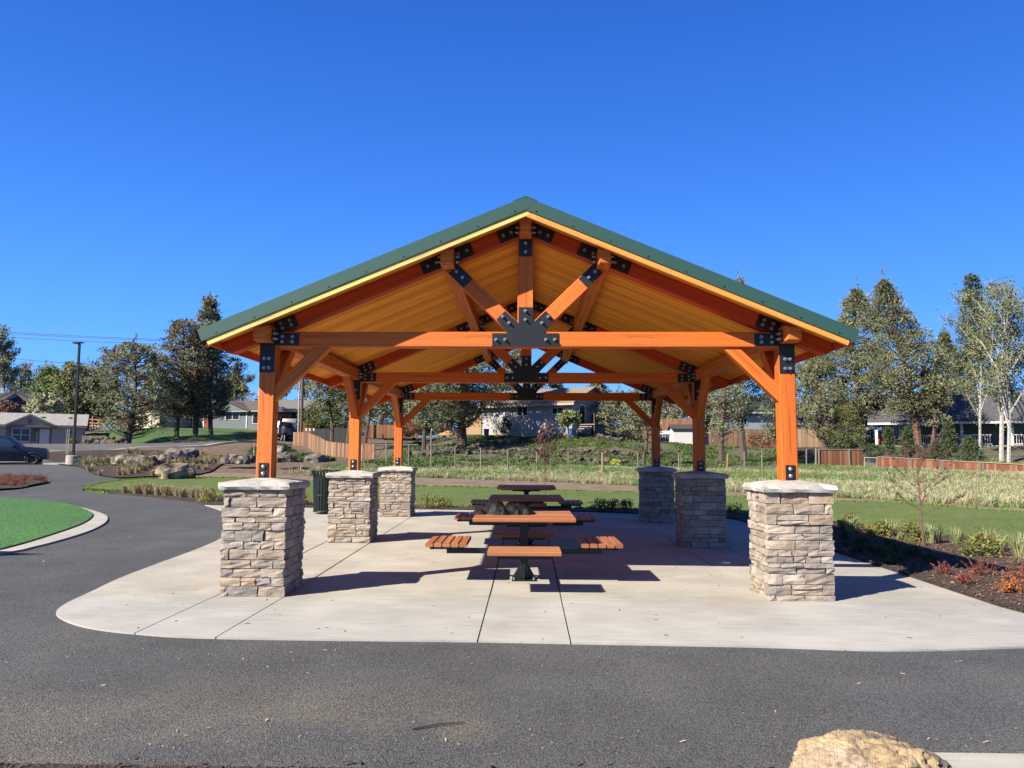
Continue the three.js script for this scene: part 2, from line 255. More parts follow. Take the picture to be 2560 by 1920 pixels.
{ // the land: fine grid where it is seen, coarse rings out to the horizon
  const xs = [], zs = [];
  for (let x = -70; x <= 62; x += 1.1) xs.push(x); for (const e of [75, 95, 130, 190, 300, 600, 1100]) { xs.push(e); xs.unshift(-e); }
  for (let z = -92; z <= -20; z += 1.0) zs.push(z); for (let z = -16; z <= 14; z += 5) zs.push(z); zs.push(30, 80, 300); for (const e of [-100, -112, -130, -170, -260, -500, -1100]) zs.unshift(e);
  xs.sort((a, b) => a - b); zs.sort((a, b) => a - b);
  const pos = [], uv = [], col = [], idx = [];
  for (const z of zs) for (const x of xs) { let y = H(x, z); if (z > -22) y -= .08; const far = Math.max(0, -z - 130); y -= far * .0; pos.push(x, y - .03, z); uv.push(x, z); col.push(...landColour(x, z)); }
  const n = xs.length; for (let j = 0; j < zs.length - 1; j++) for (let i = 0; i < n - 1; i++) { const a = j * n + i; idx.push(a, a + n, a + 1, a + 1, a + n, a + n + 1); }
  const g = new THREE.BufferGeometry(); g.setAttribute('position', new THREE.Float32BufferAttribute(pos, 3)); g.setAttribute('uv', new THREE.Float32BufferAttribute(uv, 2)); g.setAttribute('color', new THREE.Float32BufferAttribute(col, 3)); g.setIndex(idx); g.computeVertexNormals();
  solo('terrain', g, M.soil, 'open land of brown earth and grass rising to the houses', 'ground', null, 'structure');
}
const SLAB = outline([[5.08, -8.6], [5.07, -3.8], [5.06, .6, 1], [5.35, 1.5], [4.9, 2.12], [4.2, 2.27], [3.05, 2.42], [2.0, 2.34], [.42, 2.28], [-.4, 2.25], [-2.6, 2.22], [-3.4, 2.1], [-4.06, 1.84], [-4.6, 1.38], [-4.84, .9], [-4.98, .2], [-5.14, -.8], [-5.22, -2.0], [-5.3, -3.44], [-5.46, -4.7], [-5.95, -6.8], [-6.7, -8.7], [-7.72, -10.27], [-8.75, -11.75, 1], [-8.2, -11.62, 1], [-5.83, -11.06], [-2.85, -10.85], [-1.49, -10.98], [.4, -11.25], [1.9, -11.3], [2.9, -11.05], [4.2, -10.55], [4.95, -9.8]], 5);
const asphCol = (x, z) => { const n = nz(x, z, .45), n2 = nz(x, z, 1.5, 3), n3 = nz(x, z, 4.5, 8); let k = .92 + .34 * (n - .5) + .22 * (n2 - .5); let c = [k * .99, k * .99, k]; // pale dust
  const dust = sstep(2.9, 4.4, z + 1.2 * (n - .5)) * sstep(.44, .62, nz(x, z, .6, 21) + .3 * (n3 - .5) + .16 * sstep(0, -3, x) - .05); c = mix3(c, [1.6, 1.42, 1.14], clamp(dust) * .7);
  const d2 = sstep(.5, .72, nz(x, z, .6, 33)) * .32; return mix3(c, [1.4, 1.36, 1.25], d2); };
solo('asphalt_path', sheet(outline([[24, 4.93, 1], [-24, 4.93, 1], [-30, -8, 1], [-22, -14], [-18.3, -17.1], [-18.8, -20], [-19.8, -22.7], [-21.2, -24.6], [-24.4, -28.0], [-32, -29.2, 1], [-46, -35, 1], [-46, -38.6, 1], [-34, -39.6, 1], [-31, -40.5, 1], [-29.2, -38.6], [-23.9, -32.2], [-19.4, -26.6], [-17.6, -24.6], [-17.3, -22.5], [-16.2, -18.9], [-15.3, -17.3], [-13.4, -15.8], [-11.8, -14.86], [-10, -13.34], [-8.7, -11.65, 1], [-6.4, -11.0, 1], [-3, -6, 1], [-3, .8, 1], [4.4, .8, 1], [4.4, 1.6], [8, 1.5], [24, .5, 1]], 5), 0, asphCol, { fine: .03, min: .16 }), M.asphalt, 'dark asphalt path sweeping round the picnic shelter to the left', 'path', null, 'structure');
// concrete pad: panels between saw cuts
{
  const pad = thing('concrete_pad', 'pale concrete pad with saw cut joints under the picnic shelter', 'pavement'); pad.userData.kind = 'structure';
  const clipHalf = (poly, f) => { const out = []; for (let i = 0; i < poly.length; i++) { const a = poly[i], b = poly[(i + 1) % poly.length], fa = f(a), fb = f(b); if (fa >= 0) out.push(a); if ((fa >= 0) !== (fb >= 0)) { const t = fa / (fa - fb); out.push([lerp(a[0], b[0], t), lerp(a[1], b[1], t)]); } } return out; };
  const X = [-30, -3.46, -2.68, -.395, .405, 2.675, 3.445, 30], Z = [-30, .445, 30], gap = .0065;
  const col = (x, z) => { const n = nz(x, z, .5), n2 = nz(x, z, 2.2, 5), st = fbm(x * .7 + 4, z * 6, 2, 3); let k = .97 + .16 * (n - .5) + .12 * (n2 - .5) + .14 * (st - .5); let c = [k, k, k * 1.0]; if (z < .445) c = mix3(c, [k * 1.02, k * .965, k * .86], .75); else c = mix3(c, [k * .99, k * .99, k * 1.0], .6); const spot = sstep(.66, .8, nz(x, z, 1.1, 17)); return mix3(c, [k * .86, k * .82, k * .74], spot * .7); };
  for (let i = 0; i < X.length - 1; i++) for (let j = 0; j < Z.length - 1; j++) {
    let q = SLAB; q = clipHalf(q, p => p[0] - X[i] - gap); q = clipHalf(q, p => X[i + 1] - gap - p[0]); q = clipHalf(q, p => p[1] - Z[j] - gap * (j ? .7 : 1)); q = clipHalf(q, p => Z[j + 1] - gap * .7 - p[1]);
    if (q.length < 3) continue;
    part('slab', sheet(q, .016, col, { fine: .05, min: .3, skirt: .1 }), M.conc, pad);
  }
  part('joint_bed', sheet(SLAB.map(([x, z]) => [x * .997, z * .997 - .01]), .004, null, { max: 3, min: 1 }), plain([.03, .028, .026], 1), pad);
}
// artificial turf with its concrete edging
const TURF = outline([[-8.36, -2.7], [-8.3, -3.3], [-8.5, -4.3], [-8.83, -5.63], [-9.2, -6.84], [-9.76, -8.12], [-10.4, -9.18], [-11.56, -10.6], [-12.7, -11.75], [-13.8, -12.6], [-15.2, -13.3], [-18, -14, 1], [-30, -14, 1], [-30, 3, 1], [-12, 3.0, 1], [-9.2, -.6]], 5);
{
  const KERB = outline([[-8.05, -2.7], [-8.0, -3.5], [-8.14, -4.6], [-8.4, -5.75], [-8.8, -6.9], [-9.3, -7.95], [-10.0, -9.0], [-11.3, -10.45], [-12.7, -11.8], [-13.7, -12.65], [-15.2, -13.45], [-18, -14.15, 1], [-30, -14.15, 1], [-30, 3.3, 1], [-11.9, 3.3, 1], [-8.95, -.6]], 5);
  solo('turf_kerb', sheet(KERB, .03, null, { fine: .05, skirt: .1 }), M.kerb, 'curved concrete kerb round the bright green turf', 'kerb', null, 'structure');
  solo('artificial_turf', sheet(TURF, .055, (x, z) => { const k = .9 + .4 * (nz(x, z, .8) - .5); return [k, k, k]; }, { fine: .05, skirt: .03 }), M.turf, 'bright green artificial turf inside the curved kerb', 'turf', null, 'structure');
}
M.turf.vertexColors = true;
// lawns, mulch beds, bare strips
const LAWN_R = outline([[7.0, -8.9], [7.5, -7.6], [8.0, -6.4], [8.4, -5.2], [8.6, -3.6], [9.2, -1.5], [24, 6, 1], [30, -6, 1], [20, -9.6], [13.6, -12.4], [12.1, -15.7], [10, -16.6], [6, -19.9], [4.3, -21.4], [1.5, -21.4], [-1.6, -20.9], [-4.3, -20.6], [-9.5, -24.0], [-12.5, -25.8], [-15.2, -26.5], [-17.3, -25.2], [-17.4, -22.4], [-16.1, -18.7], [-14.8, -17.3], [-11.3, -16.2], [-8.8, -14.2], [-6.2, -12.3], [-3, -12.0], [-1.4, -11.8], [1.74, -12.4], [3.05, -12.4], [5, -11.6], [6.3, -10.3]], 4);
solo('lawn', sheet(LAWN_R, .035, (x, z) => { const n = nz(x, z, .6), st = .5 + .5 * Math.sin((x * .35 + z) * 4.2 + 2 * n); const c = mix3([.19, .31, .028], [.27, .36, .055], n); return mix3(mix3(c, [.15, .26, .03], .3 * st), [.33, .32, .10], sstep(.62, .8, nz(x, z, 1.7, 14)) * .5); }, { fine: .05, skirt: .1 }), M.lawn, 'mown green lawn curving behind the picnic shelter', 'lawn', null, 'structure');
const MULCH_R = outline([[5.075, -8.6, 1], [5.065, -3.8, 1], [5.05, .6, 1], [5.2, 1.6, 1], [9, 2.4, 1], [24, 2.4, 1], [24, 6, 1], [9.3, -1.4, 1], [8.7, -3.5], [8.5, -5.1], [8.1, -6.3], [7.6, -7.5], [7.1, -8.8], [6.4, -10.2], [5, -11.5], [3.05, -12.3], [1.74, -12.3], [-1.4, -11.7], [-3, -11.9], [-6.2, -12.2], [-8.8, -14.1], [-11.3, -16.1], [-14.0, -16.7], [-13.2, -15.7, 1], [-11.8, -14.7], [-10, -13.2], [-8.75, -11.75, 1], [-8.2, -11.6, 1], [-5.83, -11.05], [-2.85, -10.84], [-1.49, -10.97], [.4, -11.24], [1.9, -11.3], [2.9, -11.05], [4.2, -10.55], [4.95, -9.8]], 3);
const mulchCol = (x, z) => { const n = nz(x, z, 1.2), k = .85 + .5 * (n - .5) * 1.4; return [k, k * (.97 + .05 * n), k * .96]; };
solo('mulch_bed', sheet(MULCH_R, .03, mulchCol, { fine: .035, skirt: .12, hgt: (x, z) => H(x, z) + .03 * nz(x, z, 1.6, 3) }), M.mulch, 'dark bark mulch bed along the edge of the concrete pad', 'planting bed', null, 'structure');
solo('bark_bed', sheet([[-24, 4.9], [24, 4.9], [24, 9.5], [-24, 9.5]], .012, mulchCol, { fine: .05 }), M.mulch, 'strip of bark bed along the near edge of the path', 'planting bed', null, 'structure');
solo('near_kerb', sheet([[2.16, 4.705], [9, 4.705], [9, 5.0], [2.16, 5.0]], .05, null, { skirt: .06 }), M.kerb, 'pale concrete kerb beside the tan boulder', 'kerb', null, 'structure');
const DIRT = outline([[-17, -32], [-12, -30.2], [-9.5, -29.2], [-5.2, -29.2], [-1.4, -28.6], [1.8, -28.2], [4.8, -26.8], [10.8, -19.6], [12.7, -17.9], [14.25, -14.4], [20, -11.4], [30, -8, 1], [30, -5.5, 1], [20, -9.2], [13.5, -12.0], [12.0, -15.5], [10, -16.3], [6, -19.6], [4.3, -21], [1.5, -21], [-1.6, -20.6], [-4.3, -20.3], [-9.5, -23.7], [-12.5, -25.4], [-15, -26.2]], 4);
solo('dirt_strip', sheet(DIRT, .01, (x, z) => { const n = nz(x, z, 1), k = nz(x, z, .4, 2); return mix3([.32, .215, .13], [.40, .30, .19], n * .8 + .2 * k); }, { fine: .04 }), M.soil, 'strip of bare brown soil between lawn and meadow', 'soil', null, 'structure');
// far left: red bed, grass bed, street, kerb bands
const BED_RED = outline([[-18.6, -17.6], [-19.2, -20.4], [-20.1, -22.8], [-21.6, -24.6], [-24.4, -28.2], [-30, -27.4], [-32, -20], [-24, -15]], 4);
solo('red_bed', sheet(BED_RED, .05, mulchCol, { fine: .04 }), M.mulch, 'mulch bed of red shrubs at the left edge', 'planting bed', null, 'structure');
const BED_GRASS = outline([[-31, -40.3], [-29.1, -38.5], [-23.9, -32.1], [-19.4, -26.5], [-18.4, -27.6], [-17.2, -31.0], [-18.5, -37], [-21, -46], [-27, -50.5], [-36, -51], [-36, -47], [-31, -42]], 4);
solo('grass_bed', sheet(BED_GRASS, .05, (x, z) => { const k = .95 + .5 * (nz(x, z, .8) - .5); return [k * 1.15, k * 1.05, k * .95]; }, { fine: .04 }), M.mulch, 'mulch bed with pale grasses below the black lamp post', 'planting bed', null, 'structure');
solo('street', sheet(outline([[-70, -50], [-50, -53.6], [-39, -56.4], [-31.4, -58.7], [-25.5, -62.6], [-21.4, -62.8], [-21.6, -70], [-24, -77, 1], [-29, -76, 1], [-27.5, -68.4], [-32.5, -65.6], [-41, -63], [-52, -60], [-70, -57, 1]], 5), .05, () => [1, 1, 1], { fine: .04 }), M.street, 'grey side street rising past the houses on the left', 'street', null, 'structure');
solo('sidewalk', sheet(outline([[-66, -51], [-50, -53.0], [-39, -55.6], [-31.4, -57.9], [-26, -61.6], [-25.6, -62.5], [-31.4, -58.6], [-39, -56.6], [-50, -54.5], [-66, -52.6]], 5), .14, null, { fine: .05, skirt: .14 }), M.kerb, 'pale concrete pavement along the side street', 'pavement', null, 'structure');
solo('parking_kerb', sheet(outline([[-44, -38.4], [-34, -39.3], [-29.0, -39.6], [-27.0, -39.2], [-27.4, -40.2], [-30.5, -41.2], [-36, -41.0], [-44, -40.6]], 4), .12, null, { fine: .05, skirt: .12 }), M.kerb, 'pale concrete apron beside the parked pickup truck', 'kerb', null, 'structure');
solo('parking_lot', sheet([[-60, -41.5], [-27, -41.5], [-27.5, -49], [-60, -49]], .03, null, { fine: .05 }), plain([.07, .07, .073], .95), 'asphalt parking bay under the pickup truck', 'parking lot', null, 'structure');
// ---------------------------------------------------------------- the picnic shelter
const PX = 3.048, BAY = 4.572, ZB = [0, -BAY, -2 * BAY];
const pav = thing('picnic_pavilion', 'open timber picnic shelter with green metal gable roof and stone pillars', 'pavilion');
const pad0 = (x, z) => H(x, z) + .016;
{ // ---- stone pillars
  const r = rng(41), all = [], PW = .352;
  const pal = [[.55, .45, .355], [.585, .49, .395], [.50, .415, .335], [.63, .545, .45], [.44, .40, .36], [.47, .385, .315], [.55, .41, .285], [.345, .32, .305], [.55, .465, .40], [.51, .45, .39], [.57, .485, .395], [.52, .44, .36]];
  function stoneGeo(x0, y0, z0, x1, y1, z1, faces) {
    const w = x1 - x0, h = y1 - y0, d = z1 - z0;
    const g0 = new THREE.BoxGeometry(w, h, d, w > .24 ? 3 : 2, h > .07 ? 3 : 2, d > .24 ? 3 : 2), p = g0.attributes.position, n = g0.attributes.normal, uvs = g0.attributes.uv; const sx = r.r(0, 50), ou = r.r(0, 9), ov = r.r(0, 9);
    const j = .0075;
    for (let i = 0; i < p.count; i++) {
      let x = p.getX(i), y = p.getY(i), z = p.getZ(i);
      uvs.setXY(i, ou + (Math.abs(n.getX(i)) > .5 ? z : x), ov + (Math.abs(n.getY(i)) > .5 ? z : y));
      const ex = Math.abs(x) > w / 2 - .001, ey = Math.abs(y) > h / 2 - .001, ez = Math.abs(z) > d / 2 - .001, e = ex + ey + ez;
      const k = [Math.round((x + x0) * 997), Math.round((y + y0) * 997), Math.round((z + z0) * 997 + sx * 31)];
      const q = (s) => (hash3(k[0] + s, k[1], k[2]) - .5) * 2;
      if (e >= 2) { const c = .006; if (ex && (ey || ez)) x -= Math.sign(x) * c * (.5 + .5 * Math.abs(q(9))); if (ez && (ey || ex)) z -= Math.sign(z) * c * (.5 + .5 * Math.abs(q(7))); if (ey) y -= Math.sign(y) * .0022; }
      p.setXYZ(i, x + q(1) * j * (ex ? 1.1 : .3) + x0 + w / 2, y + q(2) * .0028 + y0 + h / 2, z + q(3) * j * (ez ? 1.1 : .3) + z0 + d / 2);
    }
    let g = g0.toNonIndexed(); g.computeVertexNormals();
    const base = pal[r.i(pal.length)], alt = pal[r.i(pal.length)], br = r.r(.86, 1.14);
    paint(g, (x, y, z) => { const t = sstep(.45, .62, fbm(x * 7 + sx, y * 9, z * 7 + sx, 2)); const c = mix3(base, alt, t * .6); return [c[0] * br, c[1] * br, c[2] * br]; });
    return g;
  }
  ZB.forEach((zc, bi) => [-1, 1].forEach(side => {
    const xc = side * PX, yb = pad0(xc, zc), top = bi === 0 ? 1.195 : (side < 0 ? 1.178 : 1.192);
    const pil = sub('stone_pillar', pav);
    part('pillar_core', bxy(xc - PW + .012, yb, zc - PW + .012, xc + PW - .012, top, zc + PW - .012), M.mortar, pil);
    // courses
    const hs = []; let s = 0; const want = top - yb; while (s < want - .04) { const h = r.r(.055, .128); hs.push(h); s += h; } const f = want / s;
    let y = yb;
    hs.forEach((h0, ci) => {
      const h = h0 * f, y0 = y + .0015, y1 = y + h - .0015; y += h;
      const out = () => r.r(.002, .022);
      const lens = {}; // corner stones
      for (const cx of [-1, 1]) for (const cz of [-1, 1]) {
        const longX = (ci + (cx > 0) + (cz > 0)) % 2 === 0, a = longX ? r.r(.20, .34) : r.r(.07, .15), b = longX ? r.r(.07, .15) : r.r(.20, .34);
        lens[cx + ',' + cz] = [a, b];
        const ox = out(), oz = out();
        const xa = cx < 0 ? xc - PW - ox : xc + PW - a, xb = cx < 0 ? xc - PW + a : xc + PW + ox, za = cz < 0 ? zc - PW - oz : zc + PW - b, zb = cz < 0 ? zc - PW + b : zc + PW + oz;
        all.push({ pil, bi, side, vis: cz > 0 ? 1 : (cx === -side ? .5 : 0), area: (a + (cx === -side ? b : 0)) * h, g: stoneGeo(xa, y0, za, xb, y1, zb) });
      }
      const fill = (len, emit) => { let t = 0; const n = Math.max(1, Math.round(len / r.r(.14, .34))); const cuts = Array.from({ length: n }, () => r.r(.6, 1.4)), S = cuts.reduce((a, b) => a + b, 0); for (const c of cuts) { const L = len * c / S, a = t + .0015, b = t + L - .0015; t += L; if (b - a < .02) continue; if (h > .095 && L > .1 && r() < .35) { const m = y0 + (y1 - y0) * r.r(.4, .6); emit(a, b, y0, m - .0015); emit(a, b, m + .0015, y1); } else emit(a, b, y0, y1); } };
      for (const cz of [-1, 1]) { const A = lens['-1,' + cz][0], B = lens['1,' + cz][0], xs = xc - PW + A; fill(2 * PW - A - B, (a, b, ya, yc) => { const o = out(); all.push({ pil, bi, side, vis: cz > 0 ? 1 : 0, area: (b - a) * (yc - ya), g: stoneGeo(xs + a, ya, cz > 0 ? zc + PW - .1 : zc - PW - o, xs + b, yc, cz > 0 ? zc + PW + o : zc - PW + .1) }); }); }
      for (const cx of [-1, 1]) { const A = lens[cx + ',-1'][1], B = lens[cx + ',1'][1], zs = zc - PW + A; fill(2 * PW - A - B, (a, b, ya, yc) => { const o = out(); all.push({ pil, bi, side, vis: cx === -side ? .5 : 0, area: (b - a) * (yc - ya), g: stoneGeo(cx > 0 ? xc + PW - .1 : xc - PW - o, ya, zs + a, cx > 0 ? xc + PW + o : xc - PW + .1, yc, zs + b) }); }); }
    });
    // chiselled cap with sloping top
    const cw = .408, N = 14, pos = [], hgt = (u, v) => { const m = Math.max(Math.abs(u), Math.abs(v)); return 1.278 + .058 * (1 - m); };
    const P = (u, v, lo) => { let x = u * cw, z = v * cw; const m = Math.max(Math.abs(u), Math.abs(v)); let yy = lo === 0 ? hgt(u, v) : lo === 1 ? 1.236 : 1.2; const q = (k) => (fbm(x * 14 + k + side * 3 + bi * 7, z * 14 + yy * 30, k, 2) - .5) * 2; if (m > .99) { const o = lo === 0 ? -.014 : lo === 1 ? .006 : -.008; const e = o + .017 * q(3); if (Math.abs(u) > .99) x += Math.sign(u) * e; if (Math.abs(v) > .99) z += Math.sign(v) * e; yy += .011 * q(8) * (lo === 2 ? .4 : 1); } else yy += .005 * q(5); return [xc + x, yy + top - 1.195, zc + z]; };
    const Q = (a, b, c, d) => pos.push(...a, ...b, ...c, ...a, ...c, ...d);
    const N2 = N; for (let i = 0; i < N2; i++) for (let j = 0; j < N2; j++) { const u0 = i / N2 * 2 - 1, u1 = (i + 1) / N2 * 2 - 1, v0 = j / N2 * 2 - 1, v1 = (j + 1) / N2 * 2 - 1; Q(P(u0, v0, 0), P(u0, v1, 0), P(u1, v1, 0), P(u1, v0, 0)); }
    for (const l of [0, 1]) for (let i = 0; i < N2; i++) { const a = i / N2 * 2 - 1, b = (i + 1) / N2 * 2 - 1; Q(P(a, 1, l), P(a, 1, l + 1), P(b, 1, l + 1), P(b, 1, l)); Q(P(b, -1, l), P(b, -1, l + 1), P(a, -1, l + 1), P(a, -1, l)); Q(P(1, b, l), P(1, b, l + 1), P(1, a, l + 1), P(1, a, l)); Q(P(-1, a, l), P(-1, a, l + 1), P(-1, b, l + 1), P(-1, b, l)); }
    Q(P(-1, -1, 2), P(1, -1, 2), P(1, 1, 2), P(-1, 1, 2));
    const cg = soup(pos, null, pos.filter((_, i) => i % 3 !== 1).map((v, i) => v)); const cu = cg.attributes.uv, cp = cg.attributes.position; for (let i = 0; i < cp.count; i++) cu.setXY(i, cp.getX(i) + cp.getY(i), cp.getZ(i) + cp.getY(i));
    part('pillar_cap', toCreasedNormals(cg, .6), M.cap, pil);
  }));
  const dist = [8.6, 13.2, 17.8];
  all.forEach(s => s.px = s.vis * s.area / dist[s.bi] ** 2);
  all.sort((a, b) => b.px - a.px);
  all.slice(0, 300).forEach(s => part('stone', s.g, M.stone, s.pil));
  part('stone_facing', merge(all.slice(300).map(s => s.g)), M.stone, pav).userData.kind = 'stuff';
}
{ // ---- timber frame
  const S = .184, h = S / 2, SL = .4135, ang = Math.atan(SL), RB = z => 4.228, r = rng(9);
  const boltHead = mergeGeometries([new THREE.CylinderGeometry(.020, .022, .016, 8), new THREE.CylinderGeometry(.011, .012, .03, 8).translate(0, .02, 0)].map(g => g.toNonIndexed())); boltHead.rotateX(Math.PI / 2); // along +z
  const bigBolt = new THREE.SphereGeometry(.026, 10, 6, 0, Math.PI * 2, 0, Math.PI / 2).toNonIndexed(); bigBolt.rotateX(Math.PI / 2);
  function plate(pts, z, bolts, name = 'steel_plate', big) { const p = part(name, plateGeo(pts, z - .002, z + .009), M.steel, pav); for (const [x, y] of bolts) { const b = part('bolt', big ? bigBolt : boltHead, M.bolt, p); b.position.set(x, y, z + (big ? .009 : .016)); b.rotation.z = r.r(0, 6); } return p; }
  const rot = (cx, cy, a, pts) => pts.map(([x, y]) => [cx + x * Math.cos(a) - y * Math.sin(a), cy + x * Math.sin(a) + y * Math.cos(a)]);
  const R = (w, hh) => [[-w / 2, -hh / 2], [w / 2, -hh / 2], [w / 2, hh / 2], [-w / 2, hh / 2]];
  ZB.forEach((zc, bi) => {
    const zf = zc + h;
    for (const s of [-1, 1]) { // posts, brackets, braces
      const x = s * PX, yb = 1.30;
      part('post', timber(V(x, yb, zc), V(x, 2.905, zc), S, S, .008, V(0, 0, -1)), M.post[r.i(3)], pav);
      const br = part("post_bracket", bxy(x - .054, yb, zf - .002, x + .054, 1.497, zf + .01), M.steel, pav); part("post_bracket", bxy(x - .054, yb, zc - h - .01, x + .054, 1.497, zc - h + .002), M.steel, pav);
      for (const y of [1.452, 1.372]) { const b = part('bolt', bigBolt, M.bolt, br); b.position.set(x, y, zf + .009); }
      // brace to the tie beam
      part('knee_brace', timber(V(s * (PX - .02), 2.25, zc), V(s * 2.28, 2.99, zc), .13, .14, .006), M.post[r.i(3)], pav);
      for (const dz of [-1, 1]) { if ((bi === 0 && dz > 0) || (bi === 2 && dz < 0)) continue; part('knee_brace', timber(V(x, 2.25, zc + dz * .02), V(x, 3.01, zc + dz * .78), .13, .14, .006), M.post[r.i(3)], pav); }
      plate([[x - .089, 2.56], [x + .089, 2.56], [x + .089, 2.915], [x - .089, 2.915]], zf, [[-.028, 2.722], [.028, 2.722], [-.028, 2.612], [.028, 2.612]].map(([a, y]) => [x + a, y]));
      const tx = s * 2.815; plate([[tx - .138, 2.881], [tx + .138, 2.881], [tx + .138, 3.026], [tx - .138, 3.026]], zf, [[-.055, .03], [.065, .03], [-.055, -.03], [.065, -.03]].map(([a, b]) => [tx - s * a, 2.952 + b]));
      const qx = s * 2.84, qy = 4.228 - SL * 2.84 + .078; const bl = rot(qx, qy, -s * ang, [[-.05, .03], [.06, .03], [-.05, -.03], [.06, -.03]].map(([a, b]) => [-s * a, b])); plate(rot(qx, qy, -s * ang, R(.27, .149)), zc + .084, bl);
      const fin = part('steel_bracket', bx(s * 2.952 - .006, 2.91, zf - .005, s * 2.952 + .006, 3.05, zf + .15), M.steel, pav); for (const [zz, y] of [[.05, 2.95], [.05, 3.01], [.11, 2.95], [.11, 3.01]]) { const b = part('bolt', boltHead, M.bolt, fin); b.position.set(s * 2.952 - s * .01, y, zf + zz); b.rotation.y = -s * Math.PI / 2; }
      part('steel_plate', bx(x - .1, 2.889, zc - .1, x + .1, 2.906, zf + .03), M.steel, pav);
      // rafter with a rounded tail
      const L = 3.575, pts = [[.02, 4.225 - SL * .02], [.02, 4.398 - SL * .02], [L, 4.398 - SL * L], [L, 2.845], [L - .02, 2.805], [L - .07, 2.785], [L - .09, 2.786]];
      pts.push([L - .1, 4.225 - SL * (L - .1)]);
      const rp = pts.map(([a, b]) => [a * s, b]); if (s < 0) rp.reverse(); rp.reverse();
      const g = plateGeo(rp, zc - .082, zc + .082), uv = g.attributes.uv, pp = g.attributes.position, ou = r.r(0, 30); for (let i = 0; i < pp.count; i++) uv.setXY(i, ou + pp.getX(i) / Math.cos(ang), pp.getY(i) + SL * Math.abs(pp.getX(i)) + pp.getZ(i) + ou);
      part('rafter', g, M.rafter, pav);
      // web strut
      part('web_strut', timber(V(s * .03, 2.99, zc), V(s * .93, 3.87, zc), .168, .165, .006), M.beam[r.i(2)], pav);
      const pa = Math.atan2(.88, .9), c0 = [.7, 3.645]; const sp = [[-.02, -.075], [-.02, .075]];
      { const ax = s * .77, ay = 3.7125, a = s > 0 ? pa : Math.PI - pa; const bl2 = rot(ax, ay, a, [[-.03, 0], [.07, 0]]); plate(rot(ax, ay, a, R(.25, .155)), zc + .084, bl2); }
      // plates either side of the middle purlin and of the ridge
      for (const [px, w] of [[1.115, .26], [.745, .24]]) { const y = 4.228 - SL * px + .082; plate(rot(s * px, y, -s * ang, R(w, .155)), zc + .083, rot(s * px, y, -s * ang, px > 1 ? [[.05 * s, 0], [-.06 * s, .0]] : [[.06 * s, .0], [-.05 * s, 0]])); }
      { const px = .2, y = 4.228 - SL * px + .082; plate(rot(s * px, y, -s * ang, R(.27, .15)), zc + .083, rot(s * px, y, -s * ang, [[.07 * s, 0], [-.03 * s, .0]])); }
      for (const px of [.91 - .084, .91 + .084]) { const f2 = part('steel_bracket', bx(s * px - .006, 3.83, zf - .005, s * px + .006, 3.97, zf + .09), M.steel, pav); for (const y of [3.87, 3.93]) { const b = part('bolt', boltHead, M.bolt, f2); b.position.set(s * px + (px < .91 ? -s : s) * .01, y, zf + .05); b.rotation.y = (px < .91 ? -s : s) * Math.PI / 2; } }
      { const f2 = part('steel_bracket', bx(s * .076 - .006, 4.19, zf - .005, s * .076 + .006, 4.32, zf + .09), M.steel, pav); for (const y of [4.225, 4.285]) { const b = part('bolt', boltHead, M.bolt, f2); b.position.set(s * .086, y, zf + .05); b.rotation.y = s * Math.PI / 2; } }
    }
    part('tie_beam', timber(V(-2.955, 2.955, zc), V(2.955, 2.955, zc), S - .004, .178, .006), M.beam[bi % 2], pav);
    part('king_post', timber(V(0, 3.0, zc), V(0, 4.19, zc), S, S - .006, .006, V(0, 0, -1)), M.beam[(bi + 1) % 2], pav);
    plate([[-.078, 3.95], [.078, 3.95], [.078, 4.18], [-.078, 4.18]], zf, [[0, 4.105], [0, 4.0]]);
    // centre gusset: five arms
    const gp = [[-.39, 2.869], [.39, 2.869], [.39, 3.026], [.215, 3.026]];
    const A = Math.atan2(.88, .9), e = (s, k, o) => { const cx = s * .29, cy = 3.242, dx = s * Math.cos(A), dy = Math.sin(A); return [cx + dx * k - dy * o * s, cy + dy * k + dx * o * s]; };
    gp.push(e(1, 0, -.072), e(1, 0, .072), [.08, 3.145], [.08, 3.336], [-.08, 3.336], [-.08, 3.145], e(-1, 0, .072), e(-1, 0, -.072), [-.215, 3.026], [-.39, 3.026]);
    plate(gp, zf, [[-.345, 2.95], [-.24, 2.95], [.24, 2.95], [.345, 2.95], [0, 3.29], [0, 3.185], e(1, -.03, 0), e(1, -.135, 0), e(-1, -.03, 0), e(-1, -.135, 0)], 'gusset_plate');
  });
  // purlins with bevelled ends
  const ZF = .37, ZBk = -2 * BAY - .37;
  const purlin = (x, w, y0, y1) => { const yc = (y0 + y1) / 2, hh = y1 - y0; const g = [timber(V(x, yc, ZF - .05), V(x, yc, ZBk), w, hh, .006)]; const q = rect(w, hh, .006); g.push(prism(q, V(x, yc, ZF - .05), V(x, yc - .012, ZF + .02), undefined, 3, 3, .76)); part('purlin', merge(g), M.purlin, pav); };
  purlin(0, .14, 4.155, 4.36); for (const s of [-1, 1]) { purlin(s * .912, .152, 3.79, 3.985); purlin(s * PX, S, 2.904, 3.085); }
  // deck boards up the slope, one by one
  const zA = .505, zE = -2 * BAY - .505, NB = 74, bw = (zA - zE) / NB, xe = 3.585, dy0 = 4.402;
  const bs = Math.sqrt(1 + SL * SL);
